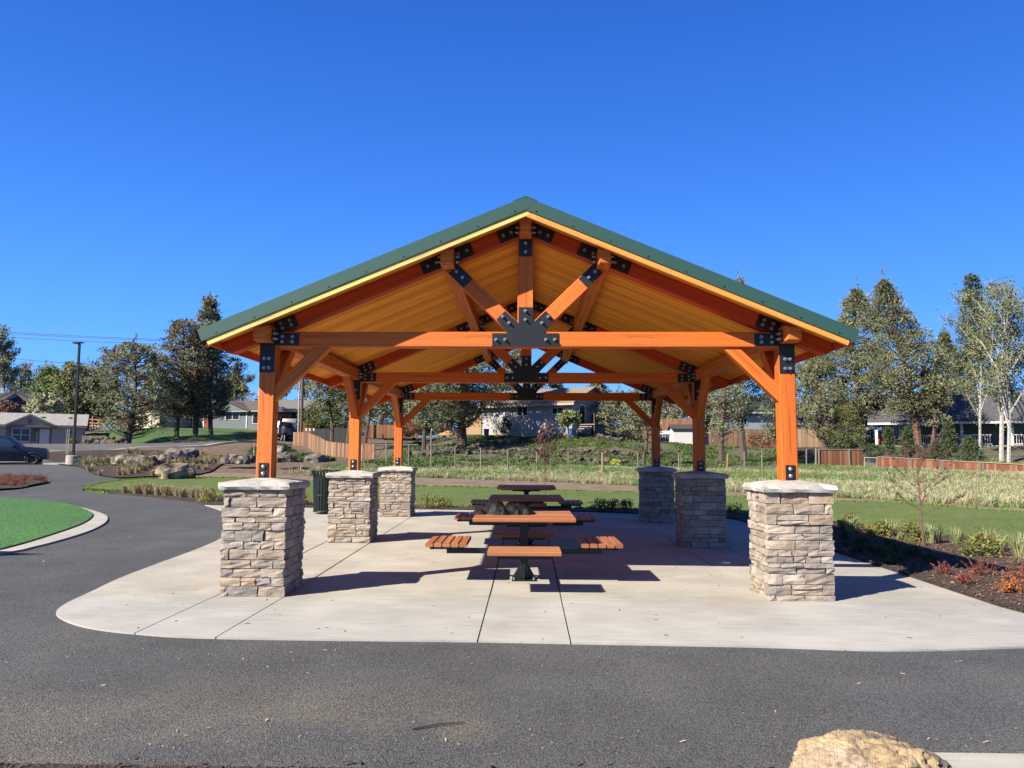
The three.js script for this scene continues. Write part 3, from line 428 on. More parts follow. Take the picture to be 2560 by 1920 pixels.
  for (const s of [-1, 1]) for (let i = 0; i < NB; i++) {
    const z = zA - (i + .5) * bw, c = .006, sec = [[-bw / 2 + c, 0], [bw / 2 - c, 0], [bw / 2 - .0008, c], [bw / 2 - .0008, .036], [-bw / 2 + .0008, .036], [-bw / 2 + .0008, c]];
    const up = V(s * SL, 1, 0).normalize();
    const g = prism(sec.map(([a, b]) => [a, b]), V(s * .004, dy0, z), V(s * xe, dy0 - SL * xe, z), up, r.r(0, 30), r.r(0, 30));
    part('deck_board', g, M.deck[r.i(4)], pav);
  }
  // roof metal, ribs, ridge cap, rake and eave trim
  const top = 4.455, rw = 3.66;
  for (const s of [-1, 1]) {
    const g = []; const q = (x, z, y = 0) => V(s * x, top - SL * x + y, z);
    const up = V(s * SL, 1, 0).normalize();
    g.push(prism(rect(zA - zE + .06, .012), q(.0, (zA + zE) / 2), q(rw, (zA + zE) / 2), up));
    for (let z = zA - .3; z > zE + .1; z -= .4) g.push(prism(rect(.035, .03), q(.02, z, .02), q(rw, z, .02), up));
    part('roof_sheet', merge(g), M.greenMetal, pav);
    for (const [z, dz] of [[zA + .028, 1], [zE - .028, -1]]) {
      const zz = z + (s < 0 ? .0016 : 0); const tr = part('rake_trim', merge([prism(rect(.012, .142), V(-s * .026, 4.448 + SL * .026, zz), V(s * 3.675, 4.448 - SL * 3.675, zz), up), prism(rect(.1, .008), V(0, 4.519, z - dz * .045), V(s * 3.675, 4.519 - SL * 3.675, z - dz * .045), up)]), M.greenMetal, pav);
      if (dz > 0) for (let k = 0; k < 9; k++) { const x = .12 + k * .42; const b = part('screw', new THREE.CylinderGeometry(.009, .009, .008, 6).rotateX(Math.PI / 2), M.steel, tr); b.position.set(s * x, 4.448 - SL * x - .045, z + .009); }
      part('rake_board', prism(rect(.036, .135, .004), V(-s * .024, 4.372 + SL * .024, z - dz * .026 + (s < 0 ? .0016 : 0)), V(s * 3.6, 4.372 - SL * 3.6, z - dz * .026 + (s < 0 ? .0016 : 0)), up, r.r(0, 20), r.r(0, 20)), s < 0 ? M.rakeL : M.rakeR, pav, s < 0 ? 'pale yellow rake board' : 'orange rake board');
    }
    part('eave_board', timber(V(s * 3.6, 2.895, zA), V(s * 3.6, 2.895, zE), .036, .13, .004), M.rafter, pav);
  }
  part('ridge_cap', merge([-1, 1].map(s => prism(rect(zA - zE + .05, .006), V(s * -.002, 4.534, (zA + zE) / 2), V(s * .13, 4.534 - SL * .13, (zA + zE) / 2), V(s * SL, 1, 0).normalize()))), plain([.016, .035, .03], .5, .2), pav);
}
// ---------------------------------------------------------------- picnic tables
function makeTable(x, z, turn, label) {
  const t = thing('picnic_table', label, 'picnic table', [x, pad0(x, z), z], turn, 'picnic tables in a row under the shelter');
  const r = rng(Math.round(1000 - z * 100));
  const slatSet = (name, cx, cz, w, d, n, y, alongX, th = .05) => { const g = sub(name, t); const W = alongX ? d : w, step = W / n; for (let i = 0; i < n; i++) { const o = -W / 2 + (i + .5) * step, sw = step - .012; const geo = alongX ? prism(rect(sw, th, .008), V(cx - w / 2, y - th / 2, cz + o), V(cx + w / 2, y - th / 2, cz + o), undefined, r.r(0, 30), r.r(0, 30)) : prism(rect(sw, th, .008), V(cx + o, y - th / 2, cz + d / 2), V(cx + o, y - th / 2, cz - d / 2), undefined, r.r(0, 30), r.r(0, 30)); part('slat', geo, M.slat[r.i(3)], g); } return g; };
  slatSet('table_top', 0, 0, 1.24, 1.24, 12, .818, true);
  part('top_frame', merge([bxx(-.30, .718, -.30, .30, .766, -.26), bxx(-.30, .718, .26, .30, .766, .30), bxx(-.56, .728, -.03, .56, .767, .03), bx(-.035, .724, -.56, .035, .765, .56), bx(-.30, .720, -.26, -.26, .764, .26), bx(.26, .720, -.26, .30, .764, .26)]), M.black, t);
  const ped = [bxy(-.052, .02, -.052, .052, .724, .052, .008), bxy(-.15, 0, -.15, .15, .016, .15)];
  for (let k = 0; k < 4; k++) { const a = k * Math.PI / 2; const g1 = plateGeo([[.05, .016], [.145, .016], [.145, .03], [.052, .19]], -.005, .005); g1.rotateY(a); ped.push(g1); const g2 = plateGeo([[.052, .68], [.052, .718], [.11, .718]], -.005, .005); g2.rotateY(a); ped.push(g2); }
  part('pedestal', merge(ped.map(g => { g.deleteAttribute('color'); return g; })), M.black, t);
  const pb = t.children[t.children.length - 1];
  for (const a of [-1, 1]) for (const b of [-1, 1]) { const m = part('anchor_bolt', new THREE.CylinderGeometry(.012, .014, .03, 8), M.bolt, pb); m.position.set(a * .125, .03, b * .125); }
  for (let k = 0; k < 4; k++) {
    const dx = [1, 0, -1, 0][k], dz = [0, 1, 0, -1][k];
    const c = [dx * .955, dz * .955];
    slatSet('seat', c[0], c[1], dx ? .52 : .83, dx ? .84 : .53, 5, .498, !dx);
    const fr = dx ? [bx(c[0] - .2, .408, c[1] - .3, c[0] - .16, .446, c[1] + .3), bx(c[0] + .16, .408, c[1] - .3, c[0] + .2, .446, c[1] + .3), bxx(c[0] - .215, .410, c[1] - .30, c[0] + .215, .447, c[1] - .26), bxx(c[0] - .215, .410, c[1] + .26, c[0] + .215, .447, c[1] + .30)] : [bxx(c[0] - .3, .408, c[1] - .2, c[0] + .3, .446, c[1] - .16), bxx(c[0] - .3, .408, c[1] + .16, c[0] + .3, .446, c[1] + .2), bx(c[0] - .3, .410, c[1] - .215, c[0] - .26, .447, c[1] + .215), bx(c[0] + .26, .410, c[1] - .215, c[0] + .3, .447, c[1] + .215)];
    part('seat_frame', merge(fr), M.black, t);
    const arm = dx ? merge([bxx(dx > 0 ? .05 : -.985, .325, -.032, dx > 0 ? .985 : -.05, .39, .032), bxx(dx * .955 - .03, .39, -.03, dx * .955 + .03, .409, .03), bxx(dx * .8 - .03, .39, -.028, dx * .8 + .03, .4085, .028)]) : merge([bx(-.032, .326, dz > 0 ? .05 : -.985, .032, .391, dz > 0 ? .985 : -.05), bx(-.03, .391, dz * .955 - .03, .03, .409, dz * .955 + .03)]);
    part('seat_arm', arm, M.black, t);
  }
  return t;
}
makeTable(-.015, -.9, .008, 'front picnic table with a dark jacket lying on its sunlit top');
makeTable(0, -4.38, .01, 'middle picnic table in shade, between the two other tables');
makeTable(0, -7.86, 0, 'farthest picnic table in shade, nearest the lawn');

{ // jacket heaped on the front table
  const N = 90, K = 36, pos = [], idx = [], uv = [], col = [];
  const y0 = pad0(0, -.9) + .819, lobes = [[-.15, -.03, .21, .19, .20], [.06, .02, .20, .16, .15], [-.02, .12, .22, .12, .10], [.24, .04, .13, .13, .10], [-.31, .08, .11, .10, .07], [.13, -.1, .2, .1, .13]];
  for (let j = 0; j <= K; j++) for (let i = 0; i <= N; i++) {
    const x = (i / N - .5) * .86, z = (j / K - .5) * .54; let h = 0;
    for (const [lx, lz, rx, rz, hh] of lobes) { const q = ((x - lx) / rx) ** 2 + ((z - lz) / rz) ** 2; h = Math.max(h, hh * Math.sqrt(Math.max(0, 1 - q * .8)) * (1 - .2 * q)); }
    const w = fbm(x * 6, z * 6, 3, 3), wx = x + .10 * (fbm(x * 5, z * 5, 21, 2) - .5), wz = z + .10 * (fbm(x * 5, z * 5, 31, 2) - .5), fold = 1 - Math.abs(2 * fbm(wx * 9 + 3, wz * 9, 5, 2) - 1) * 2.2, fold2 = 1 - Math.abs(2 * vnoise(wx * 22 + wz * 16 + 5, wz * 20 - wx * 12, 7) - 1);
    const k = clamp(h / .05); h = h * (.80 + .5 * (w - .5)) + k * (.045 * (fold - .5) + .014 * (fold2 - .5));
    if (h < .012) h = -.004;
    pos.push(x - .25, y0 + h + .003, -.98 + z - .2 * h); uv.push(x, z);
  }
  for (let j = 0; j < K; j++) for (let i = 0; i < N; i++) { const a = j * (N + 1) + i; if ([a, a + 1, a + N + 1, a + N + 2].every(q => pos[q * 3 + 1] < y0)) continue; idx.push(a, a + N + 1, a + 1, a + 1, a + N + 1, a + N + 2); }
  const g = new THREE.BufferGeometry(); g.setAttribute('position', new THREE.Float32BufferAttribute(pos, 3)); g.setAttribute('uv', new THREE.Float32BufferAttribute(uv, 2)); g.setIndex(idx); g.computeVertexNormals();
  solo('jacket', g, M.cloth, 'crumpled black puffer jacket on the front picnic table', 'jacket');
}
{ // slatted litter bin
  const x = -4.87, z = -9.5, t = thing('trash_can', 'dark green slatted litter bin behind the left stone pillar', 'trash can', [x, pad0(x, z), z]);
  const gm = plain([.008, .02, .017], .45, .2);
  for (let k = 0; k < 26; k++) { const a = k / 26 * 2 * Math.PI, c = Math.cos(a), s = Math.sin(a), up = V(c, 0, s); const P = (r, y) => V(c * r, y, s * r); part('slat', merge([prism(rect(.038, .008), P(.265, .06), P(.285, .86), up), prism(rect(.038, .008), P(.285, .86), P(.335, 1.02), up)]), gm, t); }
  const ring = (r, y, w) => new THREE.TorusGeometry(r, w, 6, 32).rotateX(Math.PI / 2).translate(0, y, 0);
  part('rim', ring(.335, 1.03, .016), gm, t); part('hoop', ring(.272, .45, .012), gm, t); part('base_ring', ring(.262, .06, .02), gm, t);
  part('liner', new THREE.CylinderGeometry(.25, .24, .8, 24, 1, true).translate(0, .48, 0), mat({ color: [.008, .009, .009], roughness: .7, side: THREE.DoubleSide }), t);
}
// ---------------------------------------------------------------- rocks
function rockGeo(rx, ry, rz, seed, colA, colB, det = 3, rough = .34) {
  let g = new THREE.IcosahedronGeometry(1, det); g = mergeVertices(g); const p = g.attributes.position, n = [];
  for (let i = 0; i < p.count; i++) { let x = p.getX(i), y = p.getY(i), z = p.getZ(i); const a = fbm(x * 1.1 + seed, y * 1.1, z * 1.1 + seed * 2, 3) - .5, b = fbm(x * 3 + seed, y * 3, z * 3, 3) - .5, q = Math.round(fbm(x * 1.9 + seed * 3, y * 1.9, z * 1.9, 2) * 4) / 4 - .5; const k = 1 + rough * 1.6 * a + rough * .8 * b + rough * 1.3 * q; x = Math.sign(x) * Math.abs(x) ** .85; y = Math.sign(y) * Math.abs(y) ** .85; z = Math.sign(z) * Math.abs(z) ** .85; p.setXYZ(i, x * k * rx, Math.max(y * k * ry, -ry * .5), z * k * rz); }
  g = g.toNonIndexed(); g.computeVertexNormals();
  const uv = []; for (let i = 0; i < g.attributes.position.count; i++) uv.push(g.attributes.position.getX(i) + g.attributes.position.getZ(i) * .6 + seed, g.attributes.position.getY(i) + g.attributes.position.getZ(i) * .5); g.setAttribute('uv', new THREE.Float32BufferAttribute(uv, 2));
  return paint(g, (x, y, z) => mix3(colA, colB, sstep(.4, .62, fbm(x * 2.2 / rx + seed, y * 2.2 / ry, z * 2.2 / rz, 3))));
}
function rock(p, rx, ry, rz, seed, label, colA = [.22, .185, .15], colB = [.10, .09, .085], group = 'rough boulders in the bed and bare earth', det = 2) { const m = solo('boulder', rockGeo(rx, ry, rz, seed, colA, colB, det), M.rock, label, 'boulder', group); m.position.copy(p); m.rotation.y = seed * 1.7; return m; }
{ // the tan boulder at the near edge
  let g = mergeVertices(new THREE.IcosahedronGeometry(1, 52)); const p = g.attributes.position;
  const rid = (x, y, z, f) => 1 - Math.abs(2 * fbm(x * f, y * f, z * f, 3) - 1);
  for (let i = 0; i < p.count; i++) { let x = p.getX(i), y = p.getY(i), z = p.getZ(i); const a = fbm(x * 1.3 + 5, y * 1.3, z * 1.3 + 2, 3) - .5, b = rid(x + 2, y, z, 3.2) - .6, c = fbm(x * 9, y * 9, z * 9, 3) - .5, c2 = fbm(x * 24, y * 24, z * 24, 2) - .5, crk = sstep(.035, .0, Math.abs(fbm(x * 3.1 + 8, y * 3.1, z * 3.1, 2) - .5)), pit = sstep(.60, .74, fbm(x * 7 + 9, y * 7, z * 7, 2)); const q5 = Math.round(fbm(x * 2.1 + 3, y * 2.1, z * 2.1, 2) * 6) / 6 - .5; const k = 1 + .38 * a + .12 * b + .10 * c + .05 * c2 - .07 * pit - .05 * crk + .14 * q5; p.setXYZ(i, x * k * .375, y * k * .20, z * k * .30); }
  g.computeVertexNormals(); const uv = []; for (let i = 0; i < p.count; i++) uv.push(p.getX(i) * 1.5 + p.getZ(i), p.getY(i) * 1.5 + p.getZ(i) * .7); g.setAttribute('uv', new THREE.Float32BufferAttribute(uv, 2));
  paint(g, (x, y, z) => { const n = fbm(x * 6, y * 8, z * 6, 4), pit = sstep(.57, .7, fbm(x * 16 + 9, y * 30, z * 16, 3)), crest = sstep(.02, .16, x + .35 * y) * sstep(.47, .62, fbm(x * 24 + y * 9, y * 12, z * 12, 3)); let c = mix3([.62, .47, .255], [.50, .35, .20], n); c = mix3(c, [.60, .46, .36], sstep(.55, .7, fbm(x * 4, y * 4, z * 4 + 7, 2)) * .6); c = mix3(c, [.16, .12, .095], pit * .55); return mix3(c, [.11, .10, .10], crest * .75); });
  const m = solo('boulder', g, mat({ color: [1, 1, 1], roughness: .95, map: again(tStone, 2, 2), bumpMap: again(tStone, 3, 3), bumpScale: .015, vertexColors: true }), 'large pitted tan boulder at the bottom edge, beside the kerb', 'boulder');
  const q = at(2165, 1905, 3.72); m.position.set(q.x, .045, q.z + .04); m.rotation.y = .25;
}
// a dry twig and pale petals on the asphalt
solo('twig', merge([rod(V(-.64, .012, 4.33), V(-.47, .018, 4.26), .007, 6, .006), rod(V(-.475, .017, 4.262), V(-.34, .012, 4.22), .0065, 6, .004)]), plain([.085, .07, .055], 1), 'thin dark dry twig lying on the asphalt', 'twig');
{
  const r = rng(15), g = new THREE.BoxGeometry(1, .25, .5), n = 520, im = new THREE.InstancedMesh(g, plain([.62, .55, .45], .9), n), d = new THREE.Object3D();
  for (let i = 0; i < n; i++) { let x, z; if (r() < .75) { x = r.r(-6, 5); z = r.r(2.4, 4.72); if (r() < .35) z = 4.2 + r() * .55; } else { x = r.r(-9, -5.3); z = r.r(-8, 3); } d.position.set(x, H(x, z) + .008, z); const s = r.r(.004, .011) * (r() < .06 ? 2 : 1); d.scale.set(s * r.r(1, 2.4), s * .5, s); d.rotation.set(r.r(-.3, .3), r.r(0, 6.3), r.r(-.3, .3)); d.updateMatrix(); im.setMatrixAt(i, d.matrix); const k = r(); im.setColorAt(i, k < .2 ? new THREE.Color(.25, .2, .16) : k < .35 ? new THREE.Color(.85, .5, .3) : new THREE.Color(1, .98, .9)); }
  im.name = 'fallen_petals'; shade(im); scene.add(im); tag(im, 'pale petals and bits scattered on the asphalt', 'litter', null, 'stuff');
}
{ // little dark specks on the concrete pad, chips at the near bed edge
  const r = rng(16), g = new THREE.BoxGeometry(1, .4, .6), n = 260, im = new THREE.InstancedMesh(g, plain([.10, .08, .065], 1), n), d = new THREE.Object3D();
  for (let i = 0; i < n; i++) { let x = r.r(-4.6, 5), z = r.r(-4, 2.2), s = r.r(.006, .016); if (i > 150) { x = r.r(-4, 4); z = 4.86 + r.r(-.06, .1); s = r.r(.008, .024); } else if (!inside(SLAB, x, z)) z = -1; d.position.set(x, H(x, z) + (i > 150 ? .02 : .02), z); d.scale.set(s * r.r(1, 3), s * .4, s); d.rotation.set(0, r.r(0, 6.3), 0); d.updateMatrix(); im.setMatrixAt(i, d.matrix); }
  im.name = 'bark_chips'; shade(im); scene.add(im); tag(im, 'small dark bark chips strewn over the concrete pad', 'litter', null, 'stuff');
}
// ---------------------------------------------------------------- foliage builders
// leaf sprays as loose triangles: pos, colour arrays
function Leaves() { return { p: [], c: [] }; }
function leafTri(L, x, y, z, dx, dy, dz, len, wid, c, r) { // a narrow leaf from (x,y,z) along (dx,dy,dz)
  let sx = dy * r.r(-1, 1) - dz, sy = dz * r.r(-1, 1) - dx, sz = dx - dy * .5; const k = wid / (Math.hypot(sx, sy, sz) || 1); sx *= k; sy *= k; sz *= k;
  const m = .45; L.p.push(x - sx * .3, y - sy * .3, z - sz * .3, x + dx * len * m + sx, y + dy * len * m + sy, z + dz * len * m + sz, x + dx * len, y + dy * len, z + dz * len); L.c.push(...c, ...c, ...c);
  L.p.push(x + sx * .3, y + sy * .3, z + sz * .3, x + dx * len, y + dy * len, z + dz * len, x + dx * len * m - sx, y + dy * len * m - sy, z + dz * len * m - sz); L.c.push(...c, ...c, ...c);
}
function rdir(r, up = 0) { let x, y, z, q; do { x = r.r(-1, 1); y = r.r(-1, 1); z = r.r(-1, 1); q = Math.hypot(x, y, z); } while (q > 1 || q < .1); y = y / q + up; x /= q; z /= q; q = Math.hypot(x, y, z); return [x / q, y / q, z / q]; }
const leafGeo = (L) => soup(L.p, L.c);
const limb = (pts, r0, r1, n = 5) => { const g = []; for (let i = 0; i < pts.length - 1; i++) { const a = i / (pts.length - 1), b = (i + 1) / (pts.length - 1), ra = lerp(r0, r1, a), rb = lerp(r0, r1, b); g.push(rod(pts[i], pts[i + 1].clone().addScaledVector(pts[i + 1].clone().sub(pts[i]).normalize(), ra * .3), ra, n, rb)); } return g; };
const JUN = { light: [.27, .285, .145], dark: [.095, .112, .058], brown: [.17, .105, .045] };

// a juniper: leaning tapered trunk, limbs that end in ragged boughs made of many short sprays
function juniper(label, base, o) {
  const r = rng(o.seed), t = thing('juniper_tree', label, 'tree', [base.x, base.y, base.z], 0, o.group ?? 'old junipers round the houses');
  const h = o.h, cb = o.clear ?? h * .14, lean = o.lean ?? [0, 0], rad = o.r, L = Leaves(), wood = [];
  const axis = (k) => V(lean[0] * k + .25 * Math.sin(k * 5 + o.seed), k * h, lean[1] * k + .25 * Math.cos(k * 4 + o.seed));
  const tp = []; for (let i = 0; i <= 8; i++) tp.push(axis(i / 8 * .93)); tp[0].y -= .3;
  wood.push(...limb(tp, o.tr ?? h * .026, .04, 7));
  const prof = o.prof ?? ((k) => Math.pow(Math.sin(Math.PI * Math.pow(k * .93 + .05, .72)), .8) * (1 - .38 * k));
  const nb = Math.round((o.boughs ?? 95) * 1.35), sp = (o.spr ?? 60) * 1.85, A = o.col ?? JUN.light, B = o.col2 ?? JUN.dark;
  for (let i = 0; i < nb; i++) {
    const k = Math.pow(r(), .85), y = cb + (h - cb) * k * .97, a = r() * 2 * Math.PI, R = rad * prof(k) * r.r(.5, 1.05) * (.62 + .82 * vnoise(Math.cos(a) * 1.6 + 9, Math.sin(a) * 1.6 + 9 + o.seed, y * .42)), c = axis(y / h);
    const q = V(c.x + Math.cos(a) * R, y + r.r(-.3, .3) + R * .12, c.z + Math.sin(a) * R);
    if (R > rad * .3 && r() < .5) { const s = axis(Math.max(.05, (y - R * .35) / h)); wood.push(...limb([s, s.clone().lerp(q, .5).add(V(0, -.1 * R, 0)), q.clone().lerp(s, .1)], .035 + .012 * h * .3, .018, 4)); }
    const br = lerp(.36, .95, r()) * (o.bough ?? 1) * lerp(1, .5, k), tone = mix3(B, A, clamp(r.r(.1, 1.1))), bt = o.brown && r() < o.brown ? JUN.brown : tone;
    const n = Math.round(sp * clamp(br * 1.25, .4, 1.3));
    for (let j = 0; j < n; j++) {
      const d = rdir(r, .25), rr = br * Math.pow(r(), .42), px = q.x + d[0] * rr * 1.15, py = q.y + d[1] * rr * .8, pz = q.z + d[2] * rr * 1.15;
      const e = rdir(r, .75), cc = r.r(.72, 1.28), len = r.r(.11, .29) * (o.leaf ?? 1);
      leafTri(L, px, py, pz, d[0] * .55 + e[0] * .6, d[1] * .4 + e[1] * .7, d[2] * .55 + e[2] * .6, len, len * r.r(.24, .4), [bt[0] * cc, bt[1] * cc, bt[2] * cc * r.r(.9, 1.1)], r);
    }
  }
  for (let i = 0; i < (o.spikes ?? 5); i++) { const k = i === 0 ? 1 : r.r(.72, .95), c = axis(k * .98), a = r() * 6.3, R = i === 0 ? 0 : rad * prof(k) * .6 + .2, hh = r.r(.8, 1.9); for (let j = 0; j < 46; j++) { const f = r(), w = .30 * (1 - f) + .04, d = rdir(r, .6), cc = r.r(.75, 1.2); leafTri(L, c.x + Math.cos(a) * R + d[0] * w, c.y - .5 + f * hh, c.z + Math.sin(a) * R + d[2] * w, d[0] * .5, .8, d[2] * .5, r.r(.14, .28), .06, [A[0] * cc * .9, A[1] * cc * .9, A[2] * cc * .9], r); } }
  for (let i = 0; i < (o.dead ?? 4); i++) { const k = r.r(.12, .6), s = axis(k), a = r() * 6.3, R = rad * r.r(.5, .95); wood.push(...limb([s, s.clone().add(V(Math.cos(a) * R * .5, .25 * R, Math.sin(a) * R * .5)), s.clone().add(V(Math.cos(a) * R, .3 * R + r.r(-.4, .6), Math.sin(a) * R))], .045, .012, 4)); }
  part('trunk', merge(wood), o.bark ?? M.bark, t); part('crown', leafGeo(L), M.leaf, t);
  return t;
}
// a broadleaf or bare tree grown by forking; leaves hung on the twigs
function forkTree(name, label, category, base, o) {
  const r = rng(o.seed), t = thing(name, label, category, [base.x, base.y, base.z], 0, o.group), wood = [], L = Leaves();
  const A = o.col, B = o.col2;
  const grow = (p, d, len, rad, lev) => {
    const pts = [p]; let q = p.clone(), dd = d.clone(); const n = lev === 0 ? 4 : 3;
    for (let i = 0; i < n; i++) { dd.add(V(r.r(-1, 1), r.r(-.5, 1) * .6, r.r(-1, 1)).multiplyScalar(o.wig ?? .14)).normalize(); q = q.clone().addScaledVector(dd, len / n); pts.push(q); }
    wood.push(...limb(pts, rad, rad * .55, lev < 2 ? 6 : 4));
    if (lev >= (o.leafLev ?? 2)) for (let k = 0; k < (o.leaves ?? 8); k++) { const f = pts[r.i(pts.length)], s = o.spread ?? .3, e = rdir(r, .15), cc = r.r(.75, 1.25), tone = mix3(B, A, r()), w = r.r(.6, 1.3) * (o.leaf ?? .12); leafTri(L, f.x + r.g() * s, f.y + r.g() * s * .9, f.z + r.g() * s, e[0], e[1], e[2], w, w * .42, [tone[0] * cc, tone[1] * cc, tone[2] * cc], r); }
    if (lev >= o.levels) return;
    const kids = lev === 0 ? (o.kids0 ?? 6) : (o.kids ?? 3);
    for (let k = 0; k < kids; k++) {
      const f = lev === 0 ? lerp(o.from ?? .35, 1, (k + .5) / kids) : r.r(.4, 1), i = Math.min(pts.length - 2, Math.floor(f * (pts.length - 1))), s = pts[i].clone().lerp(pts[i + 1], f * (pts.length - 1) - i);
      const a = k * 2.4 + r() * 1.2, sp = (o.angle ?? .7) * r.r(.7, 1.2), u = dd.clone().cross(V(.3, .2, 1)).normalize(), w = dd.clone().cross(u);
      const nd = (lev === 0 ? V(d.x, 1, d.z) : dd).clone().normalize().multiplyScalar(Math.cos(sp)).addScaledVector(u, Math.sin(sp) * Math.cos(a)).addScaledVector(w, Math.sin(sp) * Math.sin(a)); nd.y += o.rise ?? .15;
      grow(s, nd.normalize(), len * (o.shrink ?? .55) * r.r(.75, 1.15) * (lev === 0 ? lerp(1.15, .7, f) : 1), Math.max(rad * (1 - f * .45) * .5, o.twig ?? .008), lev + 1);
    }
  };
  for (const s of (o.stems ?? [[0, 0, 0]])) grow(V(s[0], -.2, s[1]), V(s[2] ?? (o.lean ?? 0), 1, s[3] ?? 0).normalize(), o.h * (o.stem ?? .7), o.tr, 0);
  part('trunk', merge(wood), o.bark ?? M.barkGrey, t); if (L.p.length) part('crown', leafGeo(L), M.leaf, t);
  return t;
}
// a bushy shrub or conifer filled with leaf clumps
function bush(name, label, category, base, o) {
  const r = rng(o.seed), t = thing(name, label, category, [base.x, base.y, base.z], 0, o.group), L = Leaves(), wood = [];
  const prof = o.prof ?? ((k) => Math.sqrt(Math.max(0, 1 - (k * 1.9 - .85) ** 2)) * 1.0);
  for (let i = 0; i < (o.clumps ?? 60); i++) {
    const k = r(), y = o.h * (.06 + .9 * k), R = o.r * prof(k) * Math.sqrt(r.r(.15, 1.1)), a = r() * 6.3, cx = Math.cos(a) * R, cz = Math.sin(a) * R, br = (o.clump ?? .3) * r.r(.6, 1.2), tone = mix3(o.col2, o.col, r());
    for (let j = 0; j < (o.per ?? 30); j++) { const d = rdir(r, .2), rr = br * Math.pow(r(), .45), e = rdir(r, o.up ?? .4), cc = r.r(.7, 1.3), w = (o.leaf ?? .12) * r.r(.6, 1.3); leafTri(L, cx + d[0] * rr, Math.max(.02, y + d[1] * rr), cz + d[2] * rr, d[0] * .5 + e[0] * .6, d[1] * .4 + e[1] * .6, d[2] * .5 + e[2] * .6, w, w * (o.fat ?? .3), [tone[0] * cc, tone[1] * cc, tone[2] * cc], r); }
    if (i % 4 === 0) wood.push(...limb([V(0, -.05, 0), V(cx * .5, y * .55, cz * .5), V(cx, y, cz)], o.tr ?? .03, .01, 4));
  }
  part('stem', merge(wood), o.bark ?? M.bark, t); part('foliage', leafGeo(L), M.leaf, t);
  return t;
}
// a tuft of arching grass blades
function grassTuftGeo(seed, n, h, spread, A, B, wid = .006) {
  const r = rng(seed), L = Leaves();
  for (let i = 0; i < n; i++) { const a = r() * 6.3, q = Math.sqrt(r()) * spread * .35, out = r.r(.1, 1) * spread, hh = h * r.r(.55, 1.1), x = Math.cos(a) * q, z = Math.sin(a) * q, c = mix3(A, B, r()), px = -Math.sin(a) * wid, pz = Math.cos(a) * wid; const mx = x + Math.cos(a) * out * .4, mz = z + Math.sin(a) * out * .4, ex = x + Math.cos(a) * out, ez = z + Math.sin(a) * out, my = hh * .7, ey = hh * r.r(.7, 1); L.p.push(x - px, 0, z - pz, x + px, 0, z + pz, mx + px, my, mz + pz, x - px, 0, z - pz, mx + px, my, mz + pz, mx - px, my, mz - pz, mx - px, my, mz - pz, mx + px, my, mz + pz, ex, ey, ez); for (let k = 0; k < 9; k++) L.c.push(...c); }
  return leafGeo(L);
}
function scatter(name, geo, material, n, place, tint, label, category) {
  const im = new THREE.InstancedMesh(geo, material, n), d = new THREE.Object3D(); let k = 0;
  for (let i = 0; i < n; i++) { const q = place(i); if (!q) continue; d.position.set(q.x, q.y, q.z); d.rotation.set(q.rx ?? 0, q.ry, q.rz ?? 0); d.scale.set(q.s, q.s * (q.sy ?? 1), q.s); d.updateMatrix(); im.setMatrixAt(k, d.matrix); im.setColorAt(k, tint(q)); k++; }
  im.count = k; im.name = numbered(name); shade(im); scene.add(im); return tag(im, label, category, null, 'stuff');
}

